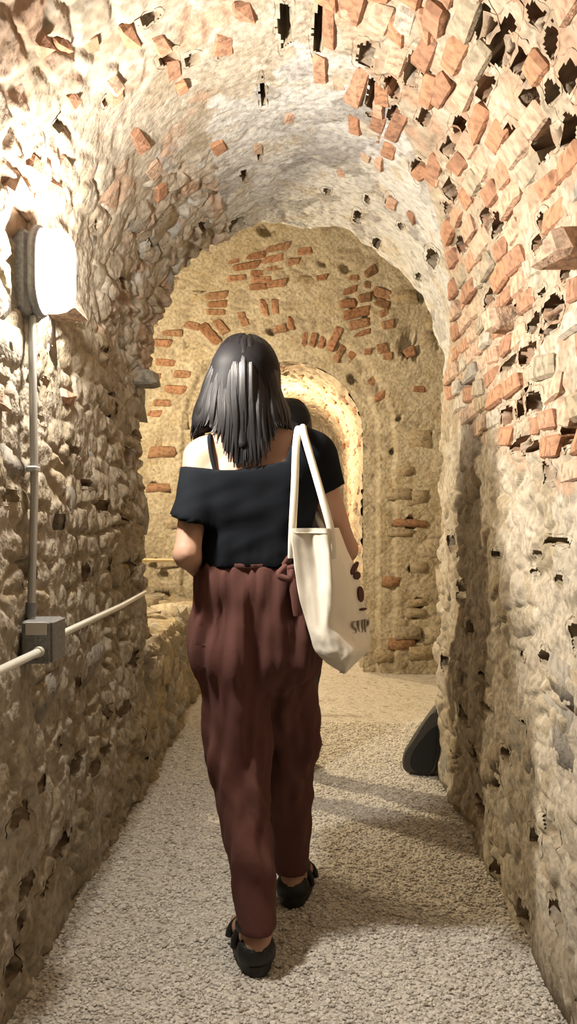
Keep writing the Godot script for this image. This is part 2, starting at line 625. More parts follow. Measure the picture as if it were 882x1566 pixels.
		P.resize(nu * nv)
		for i in nu:
			var s: float = sp[1] + ds * i
			var pr := prof(s)
			for j in nv:
				var h := H[i * nv + j]
				var z: float = rows[j]
				# ragged end of the vault
				if z < Z_END + 0.16:
					var zr := Z_END + 0.11 * n_big.get_noise_2d(s * 3.0, 4.0) + (0.09 if s < SPRING else 0.0) - (0.05 if s > SPRING + ARC else 0.0)
					z = lerpf(z, maxf(z, zr), 1.0)
					var over := clampf((zr + 0.03 - rows[j]) / 0.12, 0.0, 1.0)
					h -= 0.10 * over * over
				P[i * nv + j] = Vector3(pr[0] + pr[2] * h, pr[1] + pr[3] * h, z)
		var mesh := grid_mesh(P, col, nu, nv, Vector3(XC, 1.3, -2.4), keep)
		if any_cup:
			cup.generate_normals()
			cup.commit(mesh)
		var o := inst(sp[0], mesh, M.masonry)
		o.set_meta("kind", "structure")
		nodes[sp[0]] = o
		fields[sp[0]] = [H, nu, nv, ds, sp[1]]
	tag(nodes.wall_left, "rough rubble stone wall carrying the lit lamp and conduit", "wall", "", "structure")
	tag(nodes.ceiling, "round barrel vault of flaking limewash and broken brick overhead", "ceiling", "", "structure")
	tag(nodes.wall_right, "cream rubble wall with exposed orange bricks and the walker's shadow", "wall", "", "structure")

	var put := func(where: String, s: float, z: float, kind: String, size: Vector3, mats: Array, proud: float, turn: float) -> void:
		var f: Array = fields[where]
		var i := clampi(int(round((s - f[4]) / f[3])), 1, f[1] - 2)
		var j := 0
		while j < rows.size() - 2 and rows[j] > z:
			j += 1
		var hmax := 0.0
		var cnt := 0
		var wi := int(size.y * 0.4 / f[3])
		var wj := int(size.x * 0.4 / 0.0075)
		for di in range(-wi, wi + 1, maxi(wi, 1)):
			for dj in range(-wj, wj + 1, maxi(wj, 1)):
				hmax += f[0][clampi(i + di, 0, f[1] - 1) * f[2] + clampi(j + dj, 0, f[2] - 1)]
				cnt += 1
		var pr := prof(s)
		var n := Vector3(pr[2], pr[3], 0)
		var p := Vector3(pr[0], pr[1], z) + n * (hmax / cnt)
		piece(nodes[where], kind, p, n, Vector3(0, 0, -1), size, mats, proud, turn)
	var where_of := func(s: float) -> String:
		return "wall_left" if s < SPRING else ("ceiling" if s < SPRING + ARC else "wall_right")
	# dense courses
	for c in courses:
		var bm: Array = M.bricks if rng.randf() < 0.8 else M.stones
		put.call(where_of.call(c[0]), c[0], c[1], "brick", Vector3(c[2], rng.randf_range(0.052, 0.066), 0.09), bm, rng.randf_range(0.007, 0.021), rng.randf_range(-0.11, 0.11))
	# single bricks showing through the plaster, found in the photograph
	for q in [[197, 52, 22, 38], [245, 60, 20, 28], [342, 62, 30, 28], [265, 105, 22, 28], [277, 128, 14, 16], [172, 120, 20, 28], [175, 144, 24, 14], [110, 145, 14, 18], [97, 66, 10, 14], [212, 210, 18, 42], [238, 258, 26, 26], [335, 221, 20, 18],
			[247, 288, 22, 14], [395, 222, 12, 14], [25, 292, 34, 50], [70, 292, 30, 56], [95, 250, 22, 36], [48, 245, 18, 24], [372, 12, 28, 26], [503, 28, 16, 66], [490, 102, 18, 38], [520, 125, 18, 20], [547, 128, 22, 50], [586, 146, 22, 28],
			[605, 40, 28, 36], [650, 36, 20, 38], [575, 196, 22, 46], [605, 196, 20, 42], [596, 229, 20, 18], [543, 188, 16, 20], [580, 246, 14, 18], [560, 238, 14, 10], [444, 178, 10, 8], [523, 262, 10, 8], [645, 262, 18, 22], [668, 268, 14, 20],
			[655, 135, 22, 46], [580, 165, 16, 20], [530, 10, 18, 10], [600, 310, 16, 14], [630, 330, 10, 10], [693, 548, 16, 7], [100, 606, 12, 12], [3, 611, 10, 22], [140, 60, 12, 16], [60, 60, 24, 34]]:
		var a := on_passage(q[0], q[1])
		var b := on_passage(q[0] + q[2] * 0.5, q[1])
		var c := on_passage(q[0], q[1] + q[3] * 0.5)
		var es: float = clampf(2.0 * maxf(absf(b.x - a.x), absf(c.x - a.x)), 0.03, 0.09)
		var ez: float = clampf(2.0 * maxf(absf(b.y - a.y), absf(c.y - a.y)), 0.05, 0.2)
		put.call(where_of.call(a.x), a.x, a.y, "brick", Vector3(ez * 1.2, es * 1.2, 0.08), M.bricks, rng.randf_range(0.004, 0.016), rng.randf_range(-0.2, 0.2))
	# rubble of the two walls
	for side in 2:
		var wl: String = ["wall_left", "wall_right"][side]
		var sa: float = 0.0
		while sa < (SPRING - 0.05):
			var rh := rng.randf_range(0.07, 0.16)
			var z0 := -1.55 - rng.randf() * 0.15
			while z0 > Z_END + 0.12:
				var L := rng.randf_range(0.11, 0.32)
				var s: float = sa + rh * 0.5
				var sp: float = s if side == 0 else 2.0 * SPRING + ARC - s
				var zc := z0 - L * 0.5
				var ok := rng.randf() < (0.55 if side == 0 else 0.62)
				for q in PITS:
					if absf(q[0] - sp) < rh * 0.5 + q[2] * 0.4 and absf(q[1] - zc) < L * 0.4 + q[3] * 0.4:
						ok = false
						break
				if side == 1 and brick_zone(sp, zc) > -0.03:
					ok = false
				if ok:
					put.call(wl, sp, zc, "stone", Vector3(L * 1.06, rh * 1.08, 0.12), M.dull_stones if side == 0 else M.stones, rng.randf_range(-0.014, 0.004) if side == 0 else rng.randf_range(-0.012, 0.004), rng.randf_range(-0.12, 0.12))
				z0 -= L + 0.008
			sa += rh + 0.004
	# scattered lumps on the left haunch of the vault
	for k in 34:
		var s := rng.randf_range(SPRING + 0.02, SPRING + 0.75)
		var z := rng.randf_range(-3.48, -2.3)
		put.call("ceiling", s, z, "stone", Vector3(rng.randf_range(0.08, 0.22), rng.randf_range(0.05, 0.09), 0.09), [M.stones[2], M.stones[3], M.stones[0]], rng.randf_range(-0.008, 0.008), rng.randf_range(-0.25, 0.25))
	# bricks that stick out at the springing
	for q in [["wall_right", SPRING + ARC + 0.03, -2.47, 0.105, 0.07, 0.075], ["wall_right", SPRING + ARC + 0.02, -1.83, 0.13, 0.065, 0.085], ["wall_left", SPRING - 0.055, -2.2, 0.13, 0.05, 0.085], ["wall_left", SPRING - 0.03, -3.42, 0.10, 0.07, 0.075]]:
		var m: Array = [M.bricks[3]] if q[0] == "wall_right" or q[2] > -3.0 else [M.stones[3]]
		put.call(q[0], q[1], q[2], "brick", Vector3(q[3], q[4], 0.2), m, q[5], 0.0)
	# the wall that closes the passage behind the viewer
	var bw := rough_panel(Vector3(-0.8, -0.05, 3.0), Vector3(1.6, 0, 0), Vector3(0, 2.6, 0), 0.06, Vector3(0, 1.2, 0), CREAM, TAN)
	var wb := inst("wall_back", bw, M.masonry)
	tag(wb, "rubble wall closing the passage behind the viewer", "wall", "", "structure")

func rough_panel(o: Vector3, u: Vector3, v: Vector3, cell: float, inward: Vector3, a: Color, b: Color, amp := 1.0) -> ArrayMesh:
	var nu := int(u.length() / cell) + 2
	var nv := int(v.length() / cell) + 2
	var n := u.cross(v).normalized()
	if n.dot(inward - o) < 0.0:
		n = -n
	var P := PackedVector3Array()
	var C := PackedColorArray()
	for i in nu:
		for j in nv:
			var p := o + u * (float(i) / (nu - 1)) + v * (float(j) / (nv - 1))
			P.append(p + n * relief(p, amp))
			C.append(tone(p, a, b, OCHRE, 0.0))
	return grid_mesh(P, C, nu, nv, inward)

# ==================================================================== floor
func floor_h(x: float, z: float) -> float:
	return 0.010 * n_big.get_noise_2d(x * 1.3, z * 1.3) + 0.004 * n_mid.get_noise_2d(x * 2.0, z * 2.0)

func build_floor() -> void:
	var zs := []
	var z := 3.0
	while z > -1.3:
		zs.append(z); z -= 0.08
	while z > -6.3:
		zs.append(z); z -= 0.014
	while z > -12.2:
		zs.append(z); z -= 0.05
	var nx := 200
	var P := PackedVector3Array()
	var C := PackedColorArray()
	for zz in zs:
		for i in nx:
			var x := -1.75 + 3.3 * i / (nx - 1)
			var f := n_fine.get_noise_2d(x * 3.0, zz * 3.0)
			P.append(Vector3(x, floor_h(x, zz) + 0.003 * f, zz))
			var v := 0.5 + 0.5 * n_patch.get_noise_2d(x * 1.5, zz * 1.5)
			var c := Color(0.66, 0.63, 0.575).lerp(Color(0.60, 0.56, 0.495), v)
			c = c.lerp(Color(0.2, 0.165, 0.12), smoothstep(0.25, 0.5, n_speck.get_noise_2d(x * 3.0, zz * 3.0)) * 0.7)
			C.append(c)
	var o := inst("floor", grid_mesh(P, C, zs.size(), nx, Vector3(0, 3, -3)), M.gravel_bed)
	tag(o, "pale trodden gravel floor of the passage and chamber", "floor", "", "structure")

func build_gravel() -> void:
	var r := RandomNumberGenerator.new()
	r.seed = 17
	var st := SurfaceTool.new()
	st.begin(Mesh.PRIMITIVE_TRIANGLES)
	var sp := []
	var t := (1.0 + sqrt(5.0)) / 2.0
	for v in [[-1, t, 0], [1, t, 0], [-1, -t, 0], [1, -t, 0], [0, -1, t], [0, 1, t], [0, -1, -t], [0, 1, -t], [t, 0, -1], [t, 0, 1], [-t, 0, -1], [-t, 0, 1]]:
		sp.append(Vector3(v[0], v[1], v[2]).normalized() * r.randf_range(0.36, 0.58))
	for f in [[0, 11, 5], [0, 5, 1], [0, 1, 7], [0, 7, 10], [0, 10, 11], [1, 5, 9], [5, 11, 4], [11, 10, 2], [10, 7, 6], [7, 1, 8], [3, 9, 4], [3, 4, 2], [3, 2, 6], [3, 6, 8], [3, 8, 9], [4, 9, 5], [2, 4, 11], [6, 2, 10], [8, 6, 7], [9, 8, 1]]:
		tri_out(st, sp[f[0]], sp[f[1]], sp[f[2]])
	st.generate_normals()
	var mm := MultiMesh.new()
	mm.transform_format = MultiMesh.TRANSFORM_3D
	mm.use_colors = true
	mm.mesh = st.commit()
	var n := 52000
	mm.instance_count = n
	for k in n:
		var z := -1.6 - 3.0 * pow(r.randf(), 1.35)
		var x := r.randf_range(-0.66, 0.64)
		if z < Z_END:
			x = r.randf_range(-0.66, 1.1)
		var g := r.randf_range(0.004, 0.0095)
		if r.randf() < 0.06:
			g *= 1.5
		var b := Basis.from_euler(Vector3(r.randf() * 6.28, r.randf() * 6.28, r.randf() * 6.28)).scaled(Vector3(g * 1.3, g * 0.75, g * 1.3))
		mm.set_instance_transform(k, Transform3D(b, Vector3(x, floor_h(x, z) + g * 0.2, z)))
		var v := r.randf_range(0.7, 1.15)
		var c := Color(0.66, 0.63, 0.575) if r.randf() < 0.72 else (Color(0.66, 0.635, 0.58) if r.randf() < 0.6 else Color(0.40, 0.355, 0.29))
		mm.set_instance_color(k, Color(c.r * v, c.g * v, c.b * v))
	var o := MultiMeshInstance3D.new()
	o.name = "gravel"
	o.multimesh = mm
	o.material_override = M.pebble
	add_child(o)
	tag(o, "loose pale gravel strewn over the passage floor", "gravel", "", "stuff")

# ==================================================================== chamber and end wall
# outline of an arched opening: foot left, over the top, foot right
func arch_outline(cx: float, spring: float, r: float, n: int) -> PackedVector2Array:
	var out := PackedVector2Array()
	var total := 2.0 * spring + PI * r
	for k in n:
		var t := total * k / (n - 1)
		if t < spring:
			out.append(Vector2(cx - r, t))
		elif t > spring + PI * r:
			out.append(Vector2(cx + r, spring - (t - spring - PI * r)))
		else:
			var th := PI - (t - spring) / r
			out.append(Vector2(cx + r * cos(th), spring + r * sin(th)))
	return out

func build_chamber() -> void:
	# end wall round its opening: from the opening outwards
	var n := 420
	var inner := arch_outline(OX, OSP, ORD, n)
	var nr := 96
	var P := PackedVector3Array()
	var C := PackedColorArray()
	var x0 := -1.75
	var x1 := 1.55
	var top := 3.7
	var pits := []
	for q in [[412, 430, 22, 14], [652, 568, 26, 30], [820, 480, 72, 60], [735, 322, 40, 30], [565, 232, 20, 14], [395, 130, 30, 40], [630, 245, 30, 20], [160, 470, 10, 8], [850, 330, 20, 26], [650, 350, 30, 20], [690, 385, 20, 14]]:
		pits.append(Vector3((200.0 + q[0] * 0.5215 - VX) * 6.09 / F, EYE + (VY - 280.0 - q[1] * 0.5215) * 6.09 / F, 0.5 * maxf(q[2], q[3]) * 0.5215 * 6.09 / F))
	for q in [[640, 922, 16], [635, 940, 14], [632, 972, 24], [628, 800, 20], [655, 665, 10], [610, 640, 9], [600, 690, 8], [240, 865, 20], [250, 880, 16], [235, 745, 14], [628, 870, 9]]:
		pits.append(Vector3((q[0] - VX) * 6.09 / F, EYE + (VY - q[1]) * 6.09 / F, 0.5 * q[2] * 6.09 / F))
	for k in n:
		var a := inner[k]
		# ray from a point inside the opening to the border
		var b := Vector2()
		var total := 2.0 * OSP + PI * ORD
		var t := total * k / (n - 1)
		var f := 0.0
		if t < OSP:
			b = Vector2(x0, a.y * top * 0.62 / OSP)
		elif t > OSP + PI * ORD:
			b = Vector2(x1, a.y * top * 0.62 / OSP)
		else:
			var dir := (a - Vector2(OX, OSP)).normalized()
			var org := Vector2(OX, top * 0.62)
			var d1 := 99.0
			if dir.x < -0.001: d1 = (x0 - org.x) / dir.x
			if dir.x > 0.001: d1 = (x1 - org.x) / dir.x
			if dir.y > 0.001: d1 = minf(d1, (top - org.y) / dir.y)
			b = org + dir * d1
		for j in nr:
			f = pow(float(j) / (nr - 1), 1.25)
			var c := a.lerp(b, f)
			var p := Vector3(c.x, c.y, Z_FAR)
			var dist := maxf(absf(c.x - OX), 0.0) - ORD
			if c.y > OSP:
				dist = c.distance_to(Vector2(OX, OSP)) - ORD
			var h := relief(p, 0.38)
			# two shallow stepped orders round the opening
			h -= 0.035 * (1.0 - smoothstep(0.10, 0.125, dist + 0.012 * n_mid.get_noise_3dv(p)))
			h -= 0.03 * (1.0 - smoothstep(0.22, 0.245, dist + 0.012 * n_mid.get_noise_3dv(p)))
			for q in pits:
				var e: float = Vector2(q.x - c.x, q.y - c.y).length() / q.z
				if e < 1.5:
					h -= 0.07 * (1.0 - smoothstep(0.6, 1.15, e + 0.4 * n_speck.get_noise_3dv(p)))
			P.append(p + Vector3(0, 0, h))
			var col := tone(p, Color(0.53, 0.465, 0.35), Color(0.46, 0.385, 0.265), TAN, -0.12)
			C.append(col)
	var ew := inst("wall_end", grid_mesh(P, C, n, nr, Vector3(0, 1.5, 0)), M.masonry)
	tag(ew, "ochre plastered end wall with brick arch above the inner doorway", "wall", "", "structure")
	# its bricks: place in the photograph (crop of 0.5215), size, tilt
	for q in [[300, 218, 40, 18, 10], [365, 203, 62, 20, 8], [432, 180, 70, 20, 8], [512, 188, 52, 24, 8], [335, 235, 80, 20, 10], [415, 212, 72, 22, 10], [478, 222, 40, 20, 8], [310, 270, 60, 16, 8], [370, 256, 44, 18, 5], [425, 240, 58, 16, 8],
			[385, 275, 66, 20, 6], [372, 298, 52, 18, 5], [428, 288, 56, 20, 5], [250, 322, 60, 22, 0], [248, 348, 60, 22, 0], [246, 372, 56, 18, 0], [390, 358, 48, 20, 98], [423, 357, 44, 22, 92], [325, 390, 50, 24, 112], [260, 415, 50, 26, 128], [228, 435, 74, 30, 130],
			[178, 410, 48, 24, -10], [115, 434, 60, 18, -3], [85, 463, 60, 22, -3], [510, 440, 62, 20, 84], [535, 450, 44, 20, 78], [563, 458, 42, 20, 74], [600, 446, 78, 26, 66], [614, 490, 56, 22, 62], [647, 500, 48, 24, 56],
			[655, 270, 30, 18, 0], [645, 308, 44, 20, 14], [637, 348, 50, 26, 10], [688, 330, 42, 26, 14], [738, 318, 60, 30, -18], [668, 372, 86, 28, 14], [742, 346, 48, 30, -20], [675, 405, 66, 28, 14], [745, 378, 34, 24, 18], [756, 410, 40, 26, 14],
			[680, 434, 60, 18, 14], [740, 480, 36, 30, 20], [755, 503, 32, 24, 10], [850, 600, 40, 20, 0], [697, 490, 22, 18, 0], [696, 292, 20, 20, 0], [706, 252, 40, 26, 30], [125, 600, 64, 26, -4], [715, 570, 40, 26, 48], [735, 620, 40, 24, 20], [90, 330, 40, 22, 0],
			[435, 420, 40, 22, 8], [470, 405, 36, 20, 88], [560, 270, 40, 20, 10], [100, 520, 60, 22, -3], [60, 560, 50, 20, -2], [150, 555, 54, 22, -3], [90, 640, 56, 22, 0], [60, 672, 60, 22, 0], [820, 490, 34, 30, 30]]:
		var px: float = 200.0 + q[0] * 0.5215
		var py: float = 280.0 + q[1] * 0.5215
		var k := 6.05 / F
		var p := Vector3((px - VX) * k, EYE + (VY - py) * k, Z_FAR)
		var h := relief(p, 0.38)
		var ring := Vector2(p.x, p.y).distance_to(Vector2(OX, OSP)) - ORD
		if ring < 0.11:
			h -= 0.065
		elif ring < 0.23:
			h -= 0.03
		var dark: bool = q[0] > 600 and q[1] < 440
		piece(ew, "brick", p + Vector3(0, 0, h), Vector3(0, 0, 1), Vector3(1, 0, 0), Vector3(q[2] * 0.5215 * k, q[3] * 0.5215 * k, 0.09), M.darkbricks if dark else [M.bricks[4], M.darkbricks[0], M.darkbricks[2]], rng.randf_range(0.006, 0.02), deg_to_rad(q[4]))
	# stones and bricks lower on the end wall
	for q in [[640, 922, 34, 12], [636, 938, 30, 14], [622, 968, 40, 20], [628, 800, 50, 12], [615, 815, 40, 12], [620, 720, 30, 14], [612, 755, 34, 18], [640, 868, 26, 18], [246, 690, 40, 18], [240, 745, 36, 14], [255, 865, 34, 10], [262, 800, 40, 18], [235, 900, 44, 16], [640, 760, 30, 22], [600, 890, 30, 16], [615, 985, 40, 18], [645, 1000, 40, 20], [590, 1005, 34, 20]]:
		var k := 6.05 / F
		var p := Vector3((q[0] - VX) * k, EYE + (VY - q[1]) * k, Z_FAR)
		piece(ew, "stone", p + Vector3(0, 0, relief(p, 0.38) - (0.03 if p.x > -0.8 and p.x < 0.7 else 0.0)), Vector3(0, 0, 1), Vector3(1, 0, 0), Vector3(q[2] * k, q[3] * k, 0.1), [M.stones[1], M.stones[4], M.darkbricks[2]], rng.randf_range(0.004, 0.02), rng.randf_range(-0.08, 0.08))

	# flush wall stones between them, in rough courses
	var yc := 0.08
	while yc < 2.9:
		var rh := rng.randf_range(0.08, 0.14)
		var xc := -1.25 + rng.randf() * 0.2
		while xc < 1.15:
			var L := rng.randf_range(0.13, 0.32)
			var p := Vector3(xc + L * 0.5, yc + rh * 0.5, Z_FAR)
			var out := absf(p.x - OX) - ORD if p.y < OSP else Vector2(p.x, p.y).distance_to(Vector2(OX, OSP)) - ORD
			var free := out > 0.30 and rng.randf() < 0.5
			for c in ew.get_children():
				if free and c is MeshInstance3D and Vector2(c.position.x - p.x, c.position.y - p.y).length() < 0.13:
					free = false
			if free:
				piece(ew, "stone", p + Vector3(0, 0, relief(p, 0.38)), Vector3(0, 0, 1), Vector3(1, 0, 0), Vector3(L, rh, 0.1), [M.stones[0], M.stones[1], M.stones[4]], rng.randf_range(-0.006, 0.006), rng.randf_range(-0.06, 0.06))
			xc += L + 0.02
		yc += rh + 0.012

	# chamber side walls, roof and the back of the near vault's end
	var wl := inst("wall_chamber_left", rough_panel(Vector3(-1.7, -0.05, Z_END + 0.05), Vector3(0, 0, Z_FAR - Z_END - 0.1), Vector3(0, 3.7, 0), 0.04, Vector3(0, 1.5, -4.8), Color(0.53, 0.465, 0.35), Color(0.46, 0.385, 0.265)), M.masonry)
	tag(wl, "plastered side wall of the chamber behind the lamp-side pier", "wall", "", "structure")
	var wr := inst("wall_chamber_right", rough_panel(Vector3(1.5, -0.05, Z_END + 0.05), Vector3(0, 0, Z_FAR - Z_END - 0.1), Vector3(0, 3.7, 0), 0.04, Vector3(0, 1.5, -4.8), Color(0.53, 0.465, 0.35), Color(0.46, 0.385, 0.265)), M.masonry)
	tag(wr, "plastered side wall of the chamber past the wall with the shadow", "wall", "", "structure")
	var cc := inst("ceiling_chamber", rough_panel(Vector3(-1.75, 3.5, Z_END + 0.05), Vector3(3.3, 0, 0), Vector3(0, 0, Z_FAR - Z_END - 0.1), 0.05, Vector3(0, 1.5, -4.8), CREAM, TAN), M.masonry)
	tag(cc, "high rough roof of the chamber beyond the near vault", "ceiling", "", "structure")
	var PN := PackedVector3Array()
	var CN := PackedColorArray()
	var ns := 220
	for k in ns:
		var s := (2.0 * SPRING + ARC) * k / (ns - 1)
		var pr := prof(s)
		for j in 40:
			var f := float(j) / 39.0
			var d := Vector2(-pr[2], -pr[3])
			var a := Vector2(pr[0], pr[1]) + d * 0.05
			var b := Vector2(clampf(a.x + d.x * 2.2, -1.75, 1.55), clampf(a.y + d.y * 2.0, 0.0, 3.6))
			if s > SPRING and s < SPRING + ARC:
				b = Vector2(lerpf(-1.75, 1.55, (s - SPRING) / ARC), 3.6)
				if s < SPRING + 0.4: b = Vector2(-1.75, lerpf(1.76, 3.6, (s - SPRING) / 0.4))
				elif s > SPRING + ARC - 0.4: b = Vector2(1.55, lerpf(3.6, 1.76, (s - SPRING - ARC + 0.4) / 0.4))
			var c := a.lerp(b, f)
			var p := Vector3(c.x, c.y, Z_END - 0.06 + (0.09 if s < SPRING else 0.0))
			PN.append(p + Vector3(0, 0, -relief(p, 0.8)))
			CN.append(tone(p, CREAM, TAN, OCHRE, 0.0))
	var wf := inst("wall_chamber_front", grid_mesh(PN, CN, ns, 40, Vector3(0, 1.5, -5.5)), M.masonry)
	tag(wf, "chamber face of the pier where the near vault ends", "wall", "", "structure")
	# low rubble bench along the chamber's left side
	var PB := PackedVector3Array()
	var CB := PackedColorArray()
	var nb := 150
	var path := [Vector2(-0.64, -0.04), Vector2(-0.645, 0.28), Vector2(-0.655, 0.52), Vector2(-0.69, 0.56), Vector2(-1.1, 0.60), Vector2(-1.72, 0.62)]
	var mb := 70
	for i in nb:
		var z := Z_END + 0.16 - (2.62) * i / (nb - 1)
		for j in mb:
			var t := float(j) / (mb - 1) * 5.0
			var k := mini(int(t), 4)
			var c: Vector2 = path[k].lerp(path[k + 1], t - k)
			var p := Vector3(c.x, c.y, z)
			var nn := Vector3(1, 0, 0).lerp(Vector3(0, 1, 0), clampf(t - 1.7, 0, 1)).normalized()
			PB.append(p + nn * (relief(p, 1.3) + 0.02 * n_mid.get_noise_3dv(p * 0.7)))
			CB.append(tone(p, TAN, OCHRE, GREY, 0.1))
	var lb := inst("wall_low", grid_mesh(PB, CB, nb, mb, Vector3(0, 2.0, -4.8)), M.masonry)
	tag(lb, "low rubble bench wall along the chamber's lamp side", "wall", "", "structure")
	for k in 26:
		var z := rng.randf_range(-5.9, -3.5)
		if k < 14:
			var y := rng.randf_range(0.05, 0.48)
			piece(lb, "stone", Vector3(-0.645, y, z), Vector3(1, 0, 0), Vector3(0, 0, -1), Vector3(rng.randf_range(0.12, 0.3), rng.randf_range(0.07, 0.12), 0.12), M.stones, rng.randf_range(0.0, 0.02))
		else:
			var x := rng.randf_range(-1.3, -0.68)
			piece(lb, "stone", Vector3(x, 0.575, z), Vector3(0, 1, 0), Vector3(1, 0, 0), Vector3(rng.randf_range(0.12, 0.3), rng.randf_range(0.1, 0.2), 0.14), M.stones, rng.randf_range(0.01, 0.05), rng.randf_range(-1, 1))

# ==================================================================== passage beyond the doorway
func build_far_passage() -> void:
	var secs := [["wall_far_passage", OX, OSP, ORD, Z_FAR - 0.19, -9.0, 0.021], ["wall_far_end", OX - 0.02, 1.66, 0.47, -9.0, -12.0, 0.03]]
	for sc in secs:
		var total: float = 2.0 * sc[2] + PI * sc[3]
		var nu := int(total / sc[6])
		var nv := int((sc[4] - sc[5]) / (sc[6] * 1.2))
		var P := PackedVector3Array()
		var C := PackedColorArray()
		var out := arch_outline(sc[1], sc[2], sc[3], nu)
		for i in nu:
			var c := out[i]
			var nn := Vector3(signf(sc[1] - c.x), 0, 0)
			if c.y > sc[2]:
				nn = Vector3(sc[1] - c.x, sc[2] - c.y, 0).normalized()
			for j in nv:
				var z: float = lerpf(sc[4] + 0.12, sc[5], float(j) / (nv - 1))
				var p := Vector3(c.x, c.y, z)
				var h := relief(p, 0.9)
				h -= 0.05 * smoothstep(0.32, 0.45, n_mid.get_noise_3dv(p * 1.2 + Vector3(5, 5, 5)))
				P.append(p + nn * h)
				C.append(tone(p, Color(0.62, 0.53, 0.40), CLAY.lerp(CREAM, 0.5), TAN, -0.2))
		var o := inst(sc[0], grid_mesh(P, C, nu, nv, Vector3(sc[1], 1.5, 0.5 * (sc[4] + sc[5]))), M.masonry)
		if sc[0] == "wall_far_passage":
			tag(o, "brightly lit round-arched passage beyond the inner doorway", "wall", "", "structure")
		else:
			tag(o, "dim last stretch of passage at the far end", "wall", "", "structure")
		# bricks showing in the arch
		if sc[0] == "wall_far_passage":
			for k in 70:
				var z := rng.randf_range(-8.6, -6.3)
				var th := rng.randf_range(-0.1, 1.75)
				var p := Vector3()
				var nn := Vector3()
				if rng.randf() < 0.35:
					p = Vector3(OX + ORD, rng.randf_range(0.6, OSP), z)
					nn = Vector3(-1, 0, 0)
				else:
					th = maxf(th, 0.0)
					p = Vector3(OX + ORD * cos(th), OSP + ORD * sin(th), z)
					nn = Vector3(-cos(th), -sin(th), 0)
				piece(o, "brick", p + nn * relief(p, 0.9), nn, Vector3(0, 0, -1), Vector3(rng.randf_range(0.1, 0.22), 0.06, 0.07), [M.bricks[1], M.bricks[3], M.bricks[4]], rng.randf_range(0.0, 0.014), rng.randf_range(-0.15, 0.15))
	# frame where the passage narrows
	var inn := arch_outline(OX - 0.02, 1.66, 0.47, 200)
	var ou := arch_outline(OX, OSP, ORD + 0.15, 200)
	var P2 := PackedVector3Array()
	var C2 := PackedColorArray()
	for i in 200:
		for j in 10:
			var c := inn[i].lerp(ou[i], j / 9.0)
			var p := Vector3(c.x, c.y, -8.95)
			P2.append(p + Vector3(0, 0, relief(p, 0.7)))
			C2.append(tone(p, CREAM, TAN, GREY, 0.1))
	var fr := inst("wall_far_arch", grid_mesh(P2, C2, 200, 10, Vector3(0, 1.5, 0)), M.masonry)
	tag(fr, "narrower stone arch inside the far passage", "wall", "", "structure")
	var be := inst("wall_far_back", rough_panel(Vector3(-0.8, -0.05, -11.9), Vector3(1.5, 0, 0), Vector3(0, 2.5, 0), 0.05, Vector3(0, 1.2, -9), CREAM, TAN, 1.6), M.masonry)
	tag(be, "rubble wall where the far passage bends away", "wall", "", "structure")

# ==================================================================== small solids
func lathe(prof_pts: Array, n: int) -> ArrayMesh:      # around y
	var P := PackedVector3Array()
	var C := PackedColorArray()
	for i in n + 1:
		var a := TAU * i / n
		for q in prof_pts:
			P.append(Vector3(q[0] * cos(a), q[1], q[0] * sin(a)))
			C.append(Color.WHITE)
	var st := SurfaceTool.new()
	st.begin(Mesh.PRIMITIVE_TRIANGLES)
	var m := prof_pts.size()
	for i in n:
		for j in m - 1:
			var a := i * m + j
			var b := a + m
			for k in [a, b, a + 1, b, b + 1, a + 1]:
				st.set_smooth_group(0)
				st.add_vertex(P[k])
	st.generate_normals()
	return st.commit()

# rounded box with bevelled edges
func rbox(size: Vector3, bev: float, at := Vector3.ZERO) -> ArrayMesh:
	var st := SurfaceTool.new()
	st.begin(Mesh.PRIMITIVE_TRIANGLES)
	var c := {}
	for ix in [-1, 1]:
		for iy in [-1, 1]:
			for iz in [-1, 1]:
				var k := Vector3(ix, iy, iz)
				for ax in 3:
					var p := k * size * 0.5
					for a2 in 3:
						if a2 != ax:
							p[a2] -= k[a2] * bev
					c[[ix, iy, iz, ax]] = p
	for ax in 3:
		var u := (ax + 1) % 3
		var v := (ax + 2) % 3
		for sgn in [-1, 1]:
			var q := []
			for uv in [[-1, -1], [1, -1], [1, 1], [-1, 1]]:
				var k := [0, 0, 0, ax]
				k[ax] = sgn; k[u] = uv[0]; k[v] = uv[1]
				q.append(c[k])
			tri_out(st, q[0], q[1], q[2]); tri_out(st, q[0], q[2], q[3])
		for su in [-1, 1]:
			for sv in [-1, 1]:
				var k0 := [0, 0, 0, u]
				var k1 := [0, 0, 0, v]
				k0[u] = su; k0[v] = sv; k0[ax] = -1
				k1[u] = su; k1[v] = sv; k1[ax] = -1
				var k2 := k1.duplicate(); var k3 := k0.duplicate()
				k2[ax] = 1; k3[ax] = 1
				tri_out(st, c[k0], c[k1], c[k2]); tri_out(st, c[k0], c[k2], c[k3])
	for ix in [-1, 1]:
		for iy in [-1, 1]:
			for iz in [-1, 1]:
				tri_out(st, c[[ix, iy, iz, 0]], c[[ix, iy, iz, 1]], c[[ix, iy, iz, 2]])
	st.generate_normals()
	var m := st.commit()
	if at != Vector3.ZERO:
		var s2 := SurfaceTool.new()
		s2.append_from(m, 0, Transform3D(Basis(), at))
		return s2.commit()
	return m

# tube along points, radius per point; flat squeezes it along the given axis
func tube(pts: Array, rad: Array, seg := 10, squash := Vector3.ZERO, amount := 1.0) -> ArrayMesh:
	var st := SurfaceTool.new()
	st.begin(Mesh.PRIMITIVE_TRIANGLES)
	add_tube(st, pts, rad, seg, squash, amount)
	st.generate_normals()
	st.generate_tangents()
	return st.commit()

